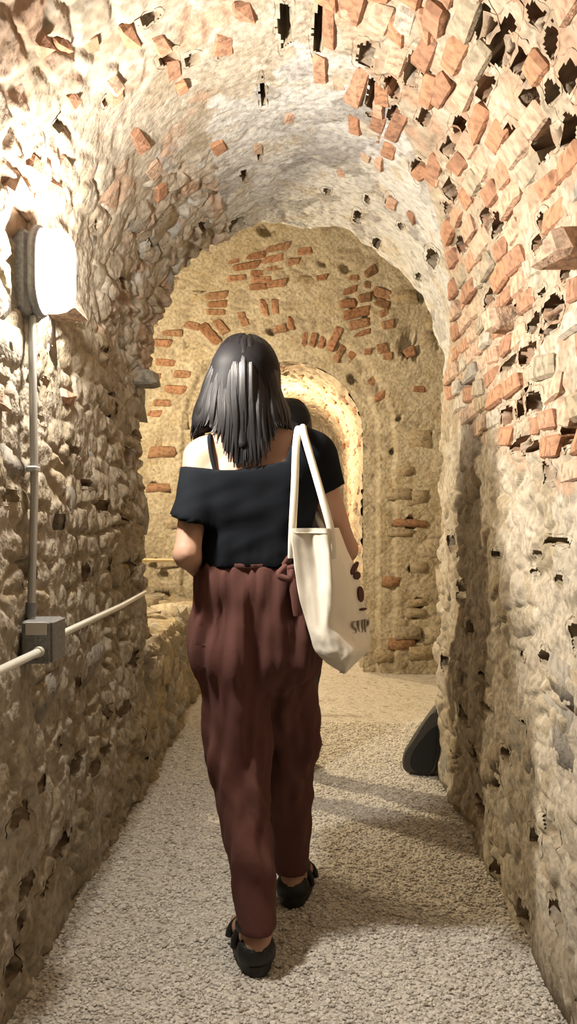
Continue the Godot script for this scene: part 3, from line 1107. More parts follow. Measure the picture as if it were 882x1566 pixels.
func add_tube(st: SurfaceTool, pts: Array, rad: Array, seg := 10, squash := Vector3.ZERO, amount := 1.0) -> void:
	var rings := []
	var up := Vector3(0.31, 0.2, 0.93).normalized()
	for i in pts.size():
		var t: Vector3 = (pts[mini(i + 1, pts.size() - 1)] - pts[maxi(i - 1, 0)]).normalized()
		var a := up.cross(t)
		if a.length() < 0.05:
			a = Vector3(1, 0, 0).cross(t)
		a = a.normalized()
		var b := t.cross(a).normalized()
		up = b
		var ring := []
		for k in seg + 1:
			var th := TAU * k / seg
			var o: Vector3 = (a * cos(th) + b * sin(th)) * rad[i]
			if squash != Vector3.ZERO:
				o -= squash * (o.dot(squash) * (1.0 - amount))
			ring.append(pts[i] + o)
		rings.append(ring)
	var n := pts.size()
	for i in n - 1:
		for k in seg:
			var q := [[rings[i][k], k, i], [rings[i][k + 1], k + 1, i], [rings[i + 1][k + 1], k + 1, i + 1], [rings[i + 1][k], k, i + 1]]
			for e in [0, 2, 1, 0, 3, 2]:
				st.set_smooth_group(0)
				st.set_uv(Vector2(float(q[e][1]) / seg, float(q[e][2]) / n))
				st.add_vertex(q[e][0])
	for end in [0, n - 1]:
		for k in seg:
			st.set_smooth_group(1)
			var v := [pts[end], rings[end][k], rings[end][k + 1]]
			if end != 0:
				v = [pts[end], rings[end][k + 1], rings[end][k]]
			for e in v:
				st.set_uv(Vector2(0.5, 0.5))
				st.add_vertex(e)

func spline(ctrl: Array, n: int) -> Array:
	var out := []
	var m := ctrl.size() - 1
	for i in n:
		var t := float(i) / (n - 1) * m
		var k := mini(int(t), m - 1)
		var f := t - k
		var p0: Vector3 = ctrl[maxi(k - 1, 0)]
		var p1: Vector3 = ctrl[k]
		var p2: Vector3 = ctrl[k + 1]
		var p3: Vector3 = ctrl[mini(k + 2, m)]
		out.append(p1.cubic_interpolate(p2, p0, p3, f))
	return out

# ==================================================================== lamps and conduit
# oval bulkhead lamp on a wall facing +x (turn 0); the glowing cover bulges out
func bulkhead(at: Vector3, turn: float, label: String, energy: float, tint: Color, group: String) -> Node3D:
	var o := thing("bulkhead_lamp", at, label, "lamp", group)
	o.rotation.y = turn
	inst("back_box", rbox(Vector3(0.055, 0.20, 0.125), 0.012, Vector3(-0.045, -0.012, 0)), M.grey_paint, o)
	var H := 0.215
	var Wd := 0.128
	# frame ring and dome: stadium rings along x
	var ringf := func(x: float, inset: float) -> Array:
		var r := []
		var rr := Wd * 0.5 - inset
		var hh := H * 0.5 - Wd * 0.5
		for k in 48:
			var a := TAU * k / 48.0
			r.append(Vector3(x, sin(a) * rr + (hh if sin(a) >= 0 else -hh), cos(a) * rr))
		return r
	var loft := func(rings: Array) -> ArrayMesh:
		var st := SurfaceTool.new()
		st.begin(Mesh.PRIMITIVE_TRIANGLES)
		for i in rings.size() - 1:
			for k in 48:
				var k2 := (k + 1) % 48
				for v in [rings[i][k], rings[i][k2], rings[i + 1][k2], rings[i][k], rings[i + 1][k2], rings[i + 1][k]]:
					st.set_smooth_group(0)
					st.add_vertex(v)
		for e in [[0, false], [rings.size() - 1, true]]:
			var c := Vector3.ZERO
			for v in rings[e[0]]:
				c += v / 48.0
			for k in 48:
				var k2 := (k + 1) % 48
				st.set_smooth_group(1)
				for v in ([c, rings[e[0]][k], rings[e[0]][k2]] if e[1] else [c, rings[e[0]][k2], rings[e[0]][k]]):
					st.add_vertex(v)
		st.generate_normals()
		return st.commit()
	inst("frame", loft.call([ringf.call(-0.022, 0.004), ringf.call(-0.018, -0.003), ringf.call(-0.004, -0.003), ringf.call(0.0, 0.004)]), M.grey_paint, o)
	inst("lamp_cover", loft.call([ringf.call(-0.002, 0.006), ringf.call(0.03, 0.006), ringf.call(0.05, 0.010), ringf.call(0.062, 0.018), ringf.call(0.069, 0.030), ringf.call(0.072, 0.046)]), M.diffuser, o)
	# the face of the cover shines into the passage, its rim along the wall
	var face := AreaLight3D.new()
	face.name = "lamp_face_light"
	face.position = Vector3(0.076, 0, 0)
	face.rotation.y = -PI / 2
	face.area_size = Vector2(0.10, 0.19)
	face.area_normalize_energy = true
	face.light_color = tint
	face.light_energy = energy * 0.74
	face.area_range = 14.0
	face.area_attenuation = 2.0
	face.shadow_enabled = true
	o.add_child(face)
	var li := OmniLight3D.new()
	li.name = "lamp_light"
	li.position = Vector3(0.036, 0, 0)
	li.light_color = tint
	li.light_energy = energy * 0.30
	li.light_size = 0.034
	li.omni_range = 14.0
	li.omni_attenuation = 2.0
	li.shadow_enabled = true
	o.add_child(li)
	return o

func build_lamps() -> void:
	bulkhead(Vector3(-0.612, 1.73, -1.97), 0.0, "glowing oval bulkhead lamp on grey box above the vertical conduit", 3.0, Color(1.0, 0.965, 0.91), "bulkhead lamps")
	# vertical conduit
	var c := thing("conduit_pipe", Vector3(-0.625, 0.9, -1.96), "upright grey metal conduit between bulkhead lamp and junction box", "conduit")
	inst("pipe", tube([Vector3(-0.012, -0.01, 0), Vector3(-0.005, 0.3, 0), Vector3(-0.013, 0.72, 0)], [0.0095, 0.0095, 0.0095], 12), M.galvanised, c)
	inst("clip", rbox(Vector3(0.026, 0.014, 0.034), 0.003, Vector3(-0.008, 0.35, 0)), M.galvanised, c)
	inst("collar", tube([Vector3(-0.012, -0.005, 0), Vector3(-0.012, 0.03, 0)], [0.0125, 0.0125], 12), M.grey_paint, c)
	# junction box
	var j := thing("junction_box", Vector3(-0.605, 0.79, -1.965), "grey steel junction box with pale label strip on rubble wall", "junction box")
	inst("body", rbox(Vector3(0.07, 0.10, 0.105), 0.005, Vector3(-0.005, 0.05, 0)), M.grey_paint, j)
	inst("lid", rbox(Vector3(0.006, 0.096, 0.10), 0.002, Vector3(0.0325, 0.05, 0)), M.grey_paint, j)
	inst("label_strip", rbox(Vector3(0.05, 0.03, 0.003), 0.001, Vector3(-0.004, 0.083, 0.0535)), M.tape, j)
	# level conduits, before and past the box
	var h := thing("conduit_pipe", Vector3(-0.60, 0.82, -1.91), "pale level conduit entering the junction box from the front", "conduit")
	inst("pipe", tube([Vector3(-0.005, 0.01, 2.3), Vector3(-0.003, 0.005, 1.0), Vector3(0, 0, 0)], [0.0095, 0.0095, 0.0095], 12), M.pvc, h)
	inst("collar", tube([Vector3(0, 0, 0.018), Vector3(0, 0, -0.002)], [0.0125, 0.0125], 12), M.pvc, h)
	var g := thing("conduit_pipe", Vector3(-0.603, 0.835, -2.018), "pale level conduit running from junction box toward the chamber", "conduit")
	inst("pipe", tube([Vector3(0, 0, 0), Vector3(0.0, 0.0, -0.8), Vector3(-0.03, -0.005, -1.40)], [0.0095, 0.0095, 0.0095], 12), M.pvc, g)
	# bright rail in the chamber
	var r := thing("handrail", Vector3(-1.2, 0.60, -4.72), "shiny brass rail seen between the dark pier and the woman's elbow", "rail")
	inst("bar", tube([Vector3(-0.3, 0.305, 0), Vector3(0.66, 0.305, 0)], [0.011, 0.011], 12), M.brass, r)
	inst("joint", tube([Vector3(0.30, 0.305, 0), Vector3(0.33, 0.305, 0)], [0.0145, 0.0145], 12), M.brass, r)
	inst("post", tube([Vector3(0.63, -0.02, 0), Vector3(0.63, 0.31, 0)], [0.011, 0.011], 12), M.brass, r)
	# lamps out of sight that light the chamber and the far passage
	bulkhead(Vector3(-1.60, 1.95, -4.65), 0.0, "bulkhead lamp hidden behind the pier in the chamber", 6.6, Color(1.0, 0.91, 0.75), "bulkhead lamps")
	bulkhead(Vector3(-0.56, 1.92, -7.3), 0.0, "bulkhead lamp in the far passage behind the woman's head", 3.0, Color(1.0, 0.88, 0.70), "bulkhead lamps")
	bulkhead(Vector3(-0.48, 1.7, -10.4), 0.0, "bulkhead lamp on the last dim stretch of passage", 0.5, Color(1.0, 0.90, 0.76), "bulkhead lamps")

func build_floor_box() -> void:
	var o := thing("floor_wedge", Vector3(0.575, 0.0, -3.72), "dark grey rounded wedge with black face on gravel at pier foot", "wedge")
	o.rotation.y = deg_to_rad(-16)
	# side profile (x, y) swept along z
	var prof_pts := [Vector2(-0.085, 0.03), Vector2(-0.06, 0.005), Vector2(0.04, 0.0), Vector2(0.075, 0.03), Vector2(0.09, 0.20), Vector2(0.085, 0.29), Vector2(0.06, 0.30), Vector2(0.03, 0.27), Vector2(-0.05, 0.15), Vector2(-0.083, 0.09)]
	for k in 2:
		prof_pts = chaikin(prof_pts)
	inst("body", extrude(prof_pts, -0.09, 0.09, 0.012), M.rubber, o)
	var face := [Vector2(-0.05, 0.02), Vector2(0.055, 0.012), Vector2(0.075, 0.19), Vector2(0.07, 0.25), Vector2(-0.045, 0.11)]
	for k in 2:
		face = chaikin(face)
	inst("face", extrude(face, 0.085, 0.097, 0.002), M.black, o)

func chaikin(p: Array) -> Array:
	var r := []
	for i in p.size():
		var a: Vector2 = p[i]
		var b: Vector2 = p[(i + 1) % p.size()]
		r.append(a.lerp(b, 0.25))
		r.append(a.lerp(b, 0.75))
	return r

# polygon in x, y given thickness along z with a small bevel
func extrude(poly: Array, z0: float, z1: float, bev: float) -> ArrayMesh:
	var st := SurfaceTool.new()
	st.begin(Mesh.PRIMITIVE_TRIANGLES)
	var c := Vector2.ZERO
	for p in poly:
		c += p / poly.size()
	var ring := func(z: float, inset: float) -> Array:
		var r := []
		for p in poly:
			var d: Vector2 = c - p
			var q: Vector2 = p + d.normalized() * inset
			r.append(Vector3(q.x, q.y, z))
		return r
	var rings := [ring.call(z0, bev), ring.call(z0 + bev, 0.0), ring.call(z1 - bev, 0.0), ring.call(z1, bev)]
	var n := poly.size()
	var mid := Vector3(c.x, c.y, 0.5 * (z0 + z1))
	var tri := func(a: Vector3, b: Vector3, d: Vector3) -> void:
		st.set_smooth_group(-1)
		if (b - a).cross(d - a).dot((a + b + d) / 3.0 - mid) > 0.0:
			st.add_vertex(a); st.add_vertex(d); st.add_vertex(b)
		else:
			st.add_vertex(a); st.add_vertex(b); st.add_vertex(d)
	for i in 3:
		for k in n:
			var k2 := (k + 1) % n
			tri.call(rings[i][k], rings[i][k2], rings[i + 1][k2])
			tri.call(rings[i][k], rings[i + 1][k2], rings[i + 1][k])
	for i in [0, 3]:
		var cc := Vector3(c.x, c.y, rings[i][0].z)
		for k in n:
			tri.call(cc, rings[i][k], rings[i][(k + 1) % n])
	st.generate_normals()
	return st.commit()

# ==================================================================== surface nets
# bones: [a, b, ra, rb] or with a cut plane [.., point, normal] (kept where (p - point) . normal < 0)
# cut: Callable(p) -> float, positive outside; bend: Callable(p, n) -> Vector3 moves finished vertices
func net(bones: Array, cell: float, k: float, cut = null, bend = null) -> ArrayMesh:
	var lo := Vector3.ONE * 1e9
	var hi := -lo
	for b in bones:
		var r: float = maxf(b[2], b[3]) + 3.0 * cell + 1.4 / k
		for e in [b[0], b[1]]:
			lo = lo.min(e - Vector3.ONE * r)
			hi = hi.max(e + Vector3.ONE * r)
	var nx := int((hi.x - lo.x) / cell) + 2
	var ny := int((hi.y - lo.y) / cell) + 2
	var nz := int((hi.z - lo.z) / cell) + 2
	var S := PackedFloat32Array()
	S.resize(nx * ny * nz)
	for b in bones:
		var a: Vector3 = b[0]
		var ab: Vector3 = b[1] - a
		var l2 := maxf(ab.length_squared(), 1e-9)
		var ra: float = b[2]
		var rb: float = b[3]
		var m := maxf(ra, rb) + 2.2 * cell + 1.2 / k
		var bl: Vector3 = (a.min(b[1]) - Vector3.ONE * m - lo) / cell
		var bh: Vector3 = (a.max(b[1]) + Vector3.ONE * m - lo) / cell
		var has_plane: bool = b.size() > 4
		for ix in range(maxi(int(bl.x), 0), mini(int(bh.x) + 1, nx - 1) + 1):
			for iy in range(maxi(int(bl.y), 0), mini(int(bh.y) + 1, ny - 1) + 1):
				var base := (ix * ny + iy) * nz
				for iz in range(maxi(int(bl.z), 0), mini(int(bh.z) + 1, nz - 1) + 1):
					var p := lo + Vector3(ix, iy, iz) * cell
					var ap := p - a
					var t := clampf(ap.dot(ab) / l2, 0.0, 1.0)
					var d := (ap - ab * t).length() - ra - (rb - ra) * t
					if has_plane:
						d = maxf(d, (p - b[4]).dot(b[5]))
					if d < m:
						S[base + iz] += exp(-k * maxf(d, -0.12))
	# to distances
	var D := PackedFloat32Array()
	D.resize(S.size())
	var use_cut: bool = cut != null
	for ix in nx:
		for iy in ny:
			var base := (ix * ny + iy) * nz
			for iz in nz:
				var s := S[base + iz]
				var d := 1.0
				if s > 0.0:
					d = -log(s) / k
					if use_cut and d < 0.05:
						d = maxf(d, cut.call(lo + Vector3(ix, iy, iz) * cell))
				D[base + iz] = d
	var V := PackedVector3Array()
	var id := PackedInt32Array()
	id.resize(S.size())
	id.fill(-1)
	var off := [0, nz, ny * nz, ny * nz + nz, 1, nz + 1, ny * nz + 1, ny * nz + nz + 1]
	var corner := [Vector3(0, 0, 0), Vector3(0, 1, 0), Vector3(1, 0, 0), Vector3(1, 1, 0), Vector3(0, 0, 1), Vector3(0, 1, 1), Vector3(1, 0, 1), Vector3(1, 1, 1)]
	var edges := [[0, 1], [2, 3], [4, 5], [6, 7], [0, 2], [1, 3], [4, 6], [5, 7], [0, 4], [1, 5], [2, 6], [3, 7]]
	var lim := 3.0 * cell
	for ix in nx - 1:
		for iy in ny - 1:
			var base := (ix * ny + iy) * nz
			for iz in nz - 1:
				var d0 := D[base + iz]
				if absf(d0) > lim and not (d0 == 1.0 and D[base + iz + off[7]] < lim):
					continue
				var neg := 0
				for c in 8:
					if D[base + iz + off[c]] < 0.0:
						neg += 1
				if neg == 0 or neg == 8:
					continue
				var sum := Vector3.ZERO
				var cnt := 0
				for e in edges:
					var da := D[base + iz + off[e[0]]]
					var db := D[base + iz + off[e[1]]]
					if (da < 0.0) != (db < 0.0):
						sum += corner[e[0]].lerp(corner[e[1]], da / (da - db))
						cnt += 1
				id[base + iz] = V.size()
				V.append(lo + (Vector3(ix, iy, iz) + sum / cnt) * cell)
	var I := PackedInt32Array()
	for ix in range(1, nx - 1):
		for iy in range(1, ny - 1):
			var base := (ix * ny + iy) * nz
			for iz in range(1, nz - 1):
				var i := base + iz
				if id[i] < 0:
					continue
				var d0 := D[i] < 0.0
				# edges along z, y, x from this corner
				for ax in 3:
					var step: int = [1, nz, ny * nz][ax]
					var d1 := D[i + step] < 0.0
					if d0 == d1:
						continue
					var u: int = [nz, ny * nz, 1][ax]
					var w: int = [ny * nz, 1, nz][ax]
					var q := [id[i], id[i - u], id[i - u - w], id[i - w]]
					if q[0] < 0 or q[1] < 0 or q[2] < 0 or q[3] < 0:
						continue
					if d0:
						I.append_array(PackedInt32Array([q[0], q[1], q[2], q[0], q[2], q[3]]))
					else:
						I.append_array(PackedInt32Array([q[0], q[2], q[1], q[0], q[3], q[2]]))
	var N := net_normals(V, I)
	if bend != null:
		for v in V.size():
			V[v] = bend.call(V[v], N[v])
		N = net_normals(V, I)
	var arr := []
	arr.resize(Mesh.ARRAY_MAX)
	arr[Mesh.ARRAY_VERTEX] = V
	arr[Mesh.ARRAY_NORMAL] = N
	arr[Mesh.ARRAY_INDEX] = I
	var mesh := ArrayMesh.new()
	mesh.add_surface_from_arrays(Mesh.PRIMITIVE_TRIANGLES, arr)
	return mesh

func net_normals(V: PackedVector3Array, I: PackedInt32Array) -> PackedVector3Array:
	var N := PackedVector3Array()
	N.resize(V.size())
	for t in range(0, I.size(), 3):
		var n := (V[I[t + 2]] - V[I[t]]).cross(V[I[t + 1]] - V[I[t]])
		N[I[t]] += n
		N[I[t + 1]] += n
		N[I[t + 2]] += n
	for v in N.size():
		N[v] = N[v].normalized()
	return N

func join(meshes: Array) -> ArrayMesh:
	var st := SurfaceTool.new()
	st.begin(Mesh.PRIMITIVE_TRIANGLES)
	for m in meshes:
		st.append_from(m, 0, Transform3D())
	return st.commit()

# bones of a hand: wrist, direction of the fingers, normal of the palm (the way the palm faces), side the thumb leaves to, curl 0..1
func hand_bones(w: Vector3, dir: Vector3, palm: Vector3, thumb_side: Vector3, curl: float) -> Array:
	var f := dir.normalized()
	var t := (thumb_side - f * thumb_side.dot(f)).normalized()
	var p := (palm - f * palm.dot(f)).normalized()
	var B := []
	for k in 4:
		var o := t * (0.027 - 0.018 * k)
		var kn := w + f * (0.088 - 0.004 * absf(k - 1.0)) + o
		B.append([w + f * 0.012 + o * 0.7, kn, 0.0125, 0.0105])
		var L: float = [0.072, 0.080, 0.074, 0.058][k]
		var d := f
		var a := kn
		for sgm in 3:
			var ang: float = curl * [0.5, 0.75, 0.5][sgm]
			d = (d * cos(ang) + p * sin(ang)).normalized()
			var l: float = L * [0.44, 0.32, 0.24][sgm]
			var b := a + d * l
			B.append([a, b, 0.0088 - 0.0008 * sgm, 0.0082 - 0.0009 * sgm])
			# the palm normal turns with the finger
			a = b
	var tb := w + f * 0.028 + t * 0.026
	var td := (f * 0.75 + t * 0.75 + p * 0.35).normalized()
	var t1 := tb + td * 0.042
	var t2 := t1 + (td * 0.6 + f * 0.6 + p * 0.2).normalized() * 0.032
	var t3 := t2 + (f * 0.9 + p * 0.3).normalized() * 0.024
	B.append([w + f * 0.016 + t * 0.012, tb, 0.014, 0.013])
	B.append([tb, t1, 0.0125, 0.0105])
	B.append([t1, t2, 0.0100, 0.0075])
	B.append([t2, t3, 0.0090, 0.0078])
	return B

func head_mesh(c: Vector3, s: float) -> ArrayMesh:      # facing -z
	var B := []
	B.append([c + Vector3(0, 0.035, 0.015) * s, c + Vector3(0, 0.03, -0.02) * s, 0.078 * s, 0.072 * s])
	B.append([c + Vector3(-0.012, -0.01, -0.025) * s, c + Vector3(0.012, -0.01, -0.025) * s, 0.062 * s, 0.062 * s])
	B.append([c + Vector3(-0.02, -0.06, -0.035) * s, c + Vector3(0.02, -0.06, -0.035) * s, 0.04 * s, 0.04 * s])
	B.append([c + Vector3(0, -0.088, -0.062) * s, c + Vector3(0, -0.085, -0.05) * s, 0.022 * s, 0.026 * s])
	B.append([c + Vector3(0, 0.005, -0.088) * s, c + Vector3(0, -0.03, -0.105) * s, 0.008 * s, 0.012 * s])
	for sg in [-1.0, 1.0]:
		B.append([c + Vector3(0.012 * sg, -0.033, -0.094) * s, c + Vector3(0.012 * sg, -0.033, -0.092) * s, 0.007 * s, 0.007 * s])
		B.append([c + Vector3(0.015 * sg, 0.02, -0.085) * s, c + Vector3(0.045 * sg, 0.02, -0.075) * s, 0.012 * s, 0.010 * s])
		B.append([c + Vector3(0.078 * sg, 0.012, 0.01) * s, c + Vector3(0.08 * sg, -0.03, 0.0) * s, 0.012 * s, 0.007 * s])
		B.append([c + Vector3(0.04 * sg, -0.025, -0.07) * s, c + Vector3(0.05 * sg, -0.025, -0.055) * s, 0.02 * s, 0.02 * s])
	B.append([c + Vector3(-0.016, -0.056, -0.086) * s, c + Vector3(0.016, -0.056, -0.086) * s, 0.007 * s, 0.007 * s])
	B.append([c + Vector3(-0.013, -0.066, -0.083) * s, c + Vector3(0.013, -0.066, -0.083) * s, 0.008 * s, 0.008 * s])
	return net(B, 0.0045, 160.0)

# ==================================================================== people
func foot_bones(heel: Vector3, toe: Vector3, ankle: Vector3) -> Array:
	var f := (toe - heel).normalized()
	var sd := Vector3(0, 1, 0).cross(f).normalized()
	var ball := heel.lerp(toe, 0.68)
	var B := [[ankle + Vector3(0, 0.04, 0), ankle, 0.020, 0.025], [ankle, heel + Vector3(0, 0.01, 0), 0.028, 0.028], [ankle, ball, 0.032, 0.026], [heel, ball, 0.028, 0.026], [heel, ball + sd * 0.016, 0.026, 0.024], [heel, ball - sd * 0.016, 0.026, 0.024]]
	for k in 5:
		var s := sd * (0.034 - 0.017 * k)
		B.append([ball + s * 0.8, toe + s - f * (0.006 * absf(k - 1.0)), 0.017, 0.012 if k != 0 and k != 4 else 0.011])
	return B

# sandal: sole under the foot, straps over it
func sandal(parent: Node3D, heel: Vector3, toe: Vector3, heavy: float) -> void:
	var f := toe - heel
	f.y = 0
	var L := f.length() + 0.065
	f = f.normalized()
	var sd := Vector3(0, 1, 0).cross(f).normalized()
	var base := heel
	base.y = 0.0
	var o := Node3D.new()
	o.name = "sandal"
	parent.add_child(o, true)
	o.transform = Transform3D(Basis(sd, Vector3(0, 1, 0), -f), base + f * (L * 0.5 - 0.036))
	var poly := []
	for k in 28:
		var a := TAU * k / 28.0
		var z := sin(a)
		var w := 0.048 + 0.006 * sin(a)
		poly.append(Vector2(signf(cos(a)) * pow(absf(cos(a)), 0.75) * w, signf(z) * pow(absf(z), 0.8) * L * 0.5))
	var sm := extrude(poly, 0.0, 0.034 * heavy, 0.007)
	var so := inst("sole", sm, M.leather, o)
	so.rotation.x = -PI / 2
	so.position.y = 0.0
	# heel counter, ankle strap and two straps over the foot
	var hz := L * 0.5 - 0.036
	var arc := []
	for k in 13:
		var a := -0.25 + (PI + 0.5) * k / 12.0
		arc.append(Vector3(cos(a) * 0.036, 0.050, hz + sin(a) * 0.030 - 0.006))
	inst("heel_counter", tube(arc, filled(13, 0.0145), 8, Vector3(0, 1, 0), 1.9), M.leather, o)
	var anks := []
	for k in 19:
		var a := TAU * k / 18.0
		anks.append(Vector3(cos(a) * 0.041, 0.108 + 0.006 * sin(a), hz - 0.026 + sin(a) * 0.043))
	inst("ankle_strap", tube(anks, filled(19, 0.011), 8, Vector3(0, 1, 0), 1.5), M.leather, o)
	for z in [[-0.055, 0.052, 0.072], [0.005, 0.046, 0.088]]:
		var st := []
		for k in 11:
			var a := PI * k / 10.0
			st.append(Vector3(cos(a) * z[1], 0.025 + sin(a) * (z[2] - 0.025), z[0]))
		inst("strap", tube(st, filled(11, 0.011), 8), M.leather, o)

func filled(n: int, v: float) -> Array:
	var a := []
	a.resize(n)
	a.fill(v)
	return a

func build_people() -> void:
	build_woman()
	build_walker()

func build_woman() -> void:
	var o := thing("person", Vector3.ZERO, "person with long black hair in black off-shoulder top and brown trousers", "person", "people walking ahead")
	var V := func(x: float, y: float, z: float) -> Vector3: return Vector3(x, y, -z)
	# joints (x, y, distance)
	var shL: Vector3 = V.call(-0.268, 1.302, 2.26)
	var elL: Vector3 = V.call(-0.290, 1.035, 2.17)
	var wrL: Vector3 = V.call(-0.250, 0.945, 2.39)
	var shR: Vector3 = V.call(0.050, 1.298, 2.27)
	var elR: Vector3 = V.call(0.138, 1.045, 2.31)
	var wrR: Vector3 = V.call(0.135, 0.97, 2.53)
	var hipL: Vector3 = V.call(-0.185, 0.84, 2.25)
	var knL: Vector3 = V.call(-0.150, 0.45, 2.22)
	var anL: Vector3 = V.call(-0.090, 0.105, 2.072)
	var heL: Vector3 = V.call(-0.099, 0.062, 2.055)
	var toL: Vector3 = V.call(-0.135, 0.050, 2.23)
	var hipR: Vector3 = V.call(-0.045, 0.84, 2.26)
	var knR: Vector3 = V.call(-0.012, 0.47, 2.36)
	var anR: Vector3 = V.call(-0.012, 0.105, 2.43)
	var heR: Vector3 = V.call(-0.012, 0.062, 2.415)
	var toR: Vector3 = V.call(0.012, 0.050, 2.59)
	var trunk := [
		[V.call(-0.235, 1.305, 2.26), V.call(0.020, 1.300, 2.265), 0.050, 0.050],
		[V.call(-0.185, 1.235, 2.265), V.call(-0.035, 1.235, 2.265), 0.082, 0.082],
		[V.call(-0.180, 1.15, 2.26), V.call(-0.045, 1.15, 2.26), 0.082, 0.082],
		[V.call(-0.165, 1.06, 2.255), V.call(-0.070, 1.06, 2.255), 0.078, 0.078],
		[V.call(-0.160, 0.97, 2.25), V.call(-0.072, 0.97, 2.25), 0.070, 0.070],
		[V.call(-0.180, 0.87, 2.25), V.call(-0.050, 0.87, 2.25), 0.078, 0.078],
		[V.call(-0.13, 1.375, 2.27), V.call(-0.240, 1.315, 2.26), 0.044, 0.046],
		[V.call(-0.12, 1.375, 2.27), V.call(0.025, 1.312, 2.27), 0.044, 0.046],
		[V.call(-0.128, 1.34, 2.27), V.call(-0.142, 1.47, 2.29), 0.052, 0.046]]
	var arms := [[shL, elL, 0.046, 0.033], [elL, wrL, 0.032, 0.023], [shR, elR, 0.045, 0.033], [elR, wrR, 0.032, 0.023]]
	var bones := trunk + arms
	bones += [[hipL, knL, 0.062, 0.044], [knL, anL, 0.042, 0.018], [hipR, knR, 0.062, 0.044], [knR, anR, 0.042, 0.018]]
	var body := net(bones, 0.0105, 120.0)
	var fL := net(foot_bones(heL, toL, anL), 0.006, 180.0)
	var fR := net(foot_bones(heR, toR, anR), 0.006, 180.0)
	var hd := head_mesh(V.call(-0.142, 1.522, 2.30), 1.0)
	var hL := net(hand_bones(wrL, V.call(0.35, -0.25, 0.9), Vector3(0.6, -0.4, 0.3), Vector3(0.5, 0.8, 0), 0.7), 0.0035, 320.0)
	var hR := net(hand_bones(wrR, V.call(-0.3, -0.3, 0.9), Vector3(-0.6, -0.4, 0.3), Vector3(-0.5, 0.8, 0), 0.7), 0.0035, 320.0)
	inst("body", join([body, fL, fR, hd, hL, hR]), M.skin, o)

	# the black top: slipped off the left shoulder
	var g := 0.014
	var tb := [
		[V.call(-0.246, 1.275, 2.26), V.call(0.035, 1.298, 2.265), 0.045 + g, 0.052 + g],
		[V.call(-0.190, 1.235, 2.265), V.call(-0.030, 1.235, 2.265), 0.084 + g, 0.084 + g],
		[V.call(-0.180, 1.15, 2.26), V.call(-0.045, 1.15, 2.26), 0.084 + g, 0.084 + g],
		[V.call(-0.170, 1.06, 2.255), V.call(-0.065, 1.06, 2.255), 0.080 + g, 0.080 + g],
		[V.call(-0.170, 1.01, 2.25), V.call(-0.063, 1.01, 2.25), 0.082 + g, 0.082 + g],
		[V.call(-0.02, 1.345, 2.27), V.call(0.035, 1.314, 2.27), 0.045 + g, 0.046 + g],
		[shL + Vector3(0.012, -0.02, 0), elL, 0.044 + g, 0.056 + g, V.call(-0.285, 1.130, 2.2), (Vector3(-0.25, -1.0, -0.1)).normalized()],
		[shR, elR, 0.048 + g, 0.042 + g, shR.lerp(elR, 0.34), (elR - shR).normalized()]]
	var neckline := func(p: Vector3) -> float:
		var x := p.x
		var y := 1.262 + 0.35 * pow(maxf(x + 0.17, 0.0), 1.35) + 0.12 * maxf(-0.2 - x, 0.0)
		if x > -0.03:
			y += 3.2 * (x + 0.03)
		if p.z < -2.27:
			y -= 0.03
		return maxf(p.y - y, 1.0 - p.y)
	var folds := func(p: Vector3, n: Vector3) -> Vector3:
		# slack creases running from the left armpit across the back and above the hem
		var a := n_big.get_noise_3d(p.x * 2.2 + p.y * 2.6, p.y * 5.5 - p.x * 3.2, p.z * 2.0)
		var b := n_big.get_noise_3d(p.x * 9.0, p.y * 2.0, p.z * 9.0 + 5.0)
		var low := smoothstep(1.12, 1.02, p.y)
		return p + n * (0.006 * a * smoothstep(1.28, 1.18, p.y) + 0.006 * b * low)
	inst("off_shoulder_top", net(tb, 0.0075, 90.0, neckline, folds), M.cotton_black, o)
	# thin strap on the bare shoulder
	inst("bra_strap", tube(spline([V.call(-0.232, 1.36, 2.262), V.call(-0.236, 1.352, 2.212), V.call(-0.228, 1.30, 2.194), V.call(-0.214, 1.25, 2.178)], 16), filled(16, 0.0062), 8, Vector3(0, 0, 1), 0.45), M.cotton_black, o)

	# brown trousers: gathered waist, wide hips, tapering legs
	var tr := [
		[V.call(-0.175, 0.985, 2.25), V.call(-0.065, 0.985, 2.25), 0.092, 0.092],
		[V.call(-0.172, 0.93, 2.248), V.call(-0.048, 0.93, 2.25), 0.097, 0.100],
		[V.call(-0.180, 0.84, 2.245), V.call(-0.030, 0.84, 2.25), 0.097, 0.103],
		[V.call(-0.180, 0.75, 2.24), V.call(-0.038, 0.75, 2.25), 0.097, 0.100],
		[V.call(-0.182, 0.78, 2.24), V.call(-0.158, 0.50, 2.225), 0.096, 0.080],
		[V.call(-0.158, 0.50, 2.225), V.call(-0.090, 0.065, 2.048), 0.080, 0.041, V.call(-0.09, 0.10, 2.08), Vector3(0.12, -1, 0.0).normalized()],
		[V.call(-0.048, 0.78, 2.26), V.call(-0.022, 0.50, 2.35), 0.094, 0.076],
		[V.call(-0.022, 0.50, 2.35), V.call(-0.016, 0.065, 2.435), 0.076, 0.046, V.call(0, 0.095, 2.42), Vector3(0, -1, 0)]]
	var gather := func(p: Vector3) -> float:
		return p.y - 1.012
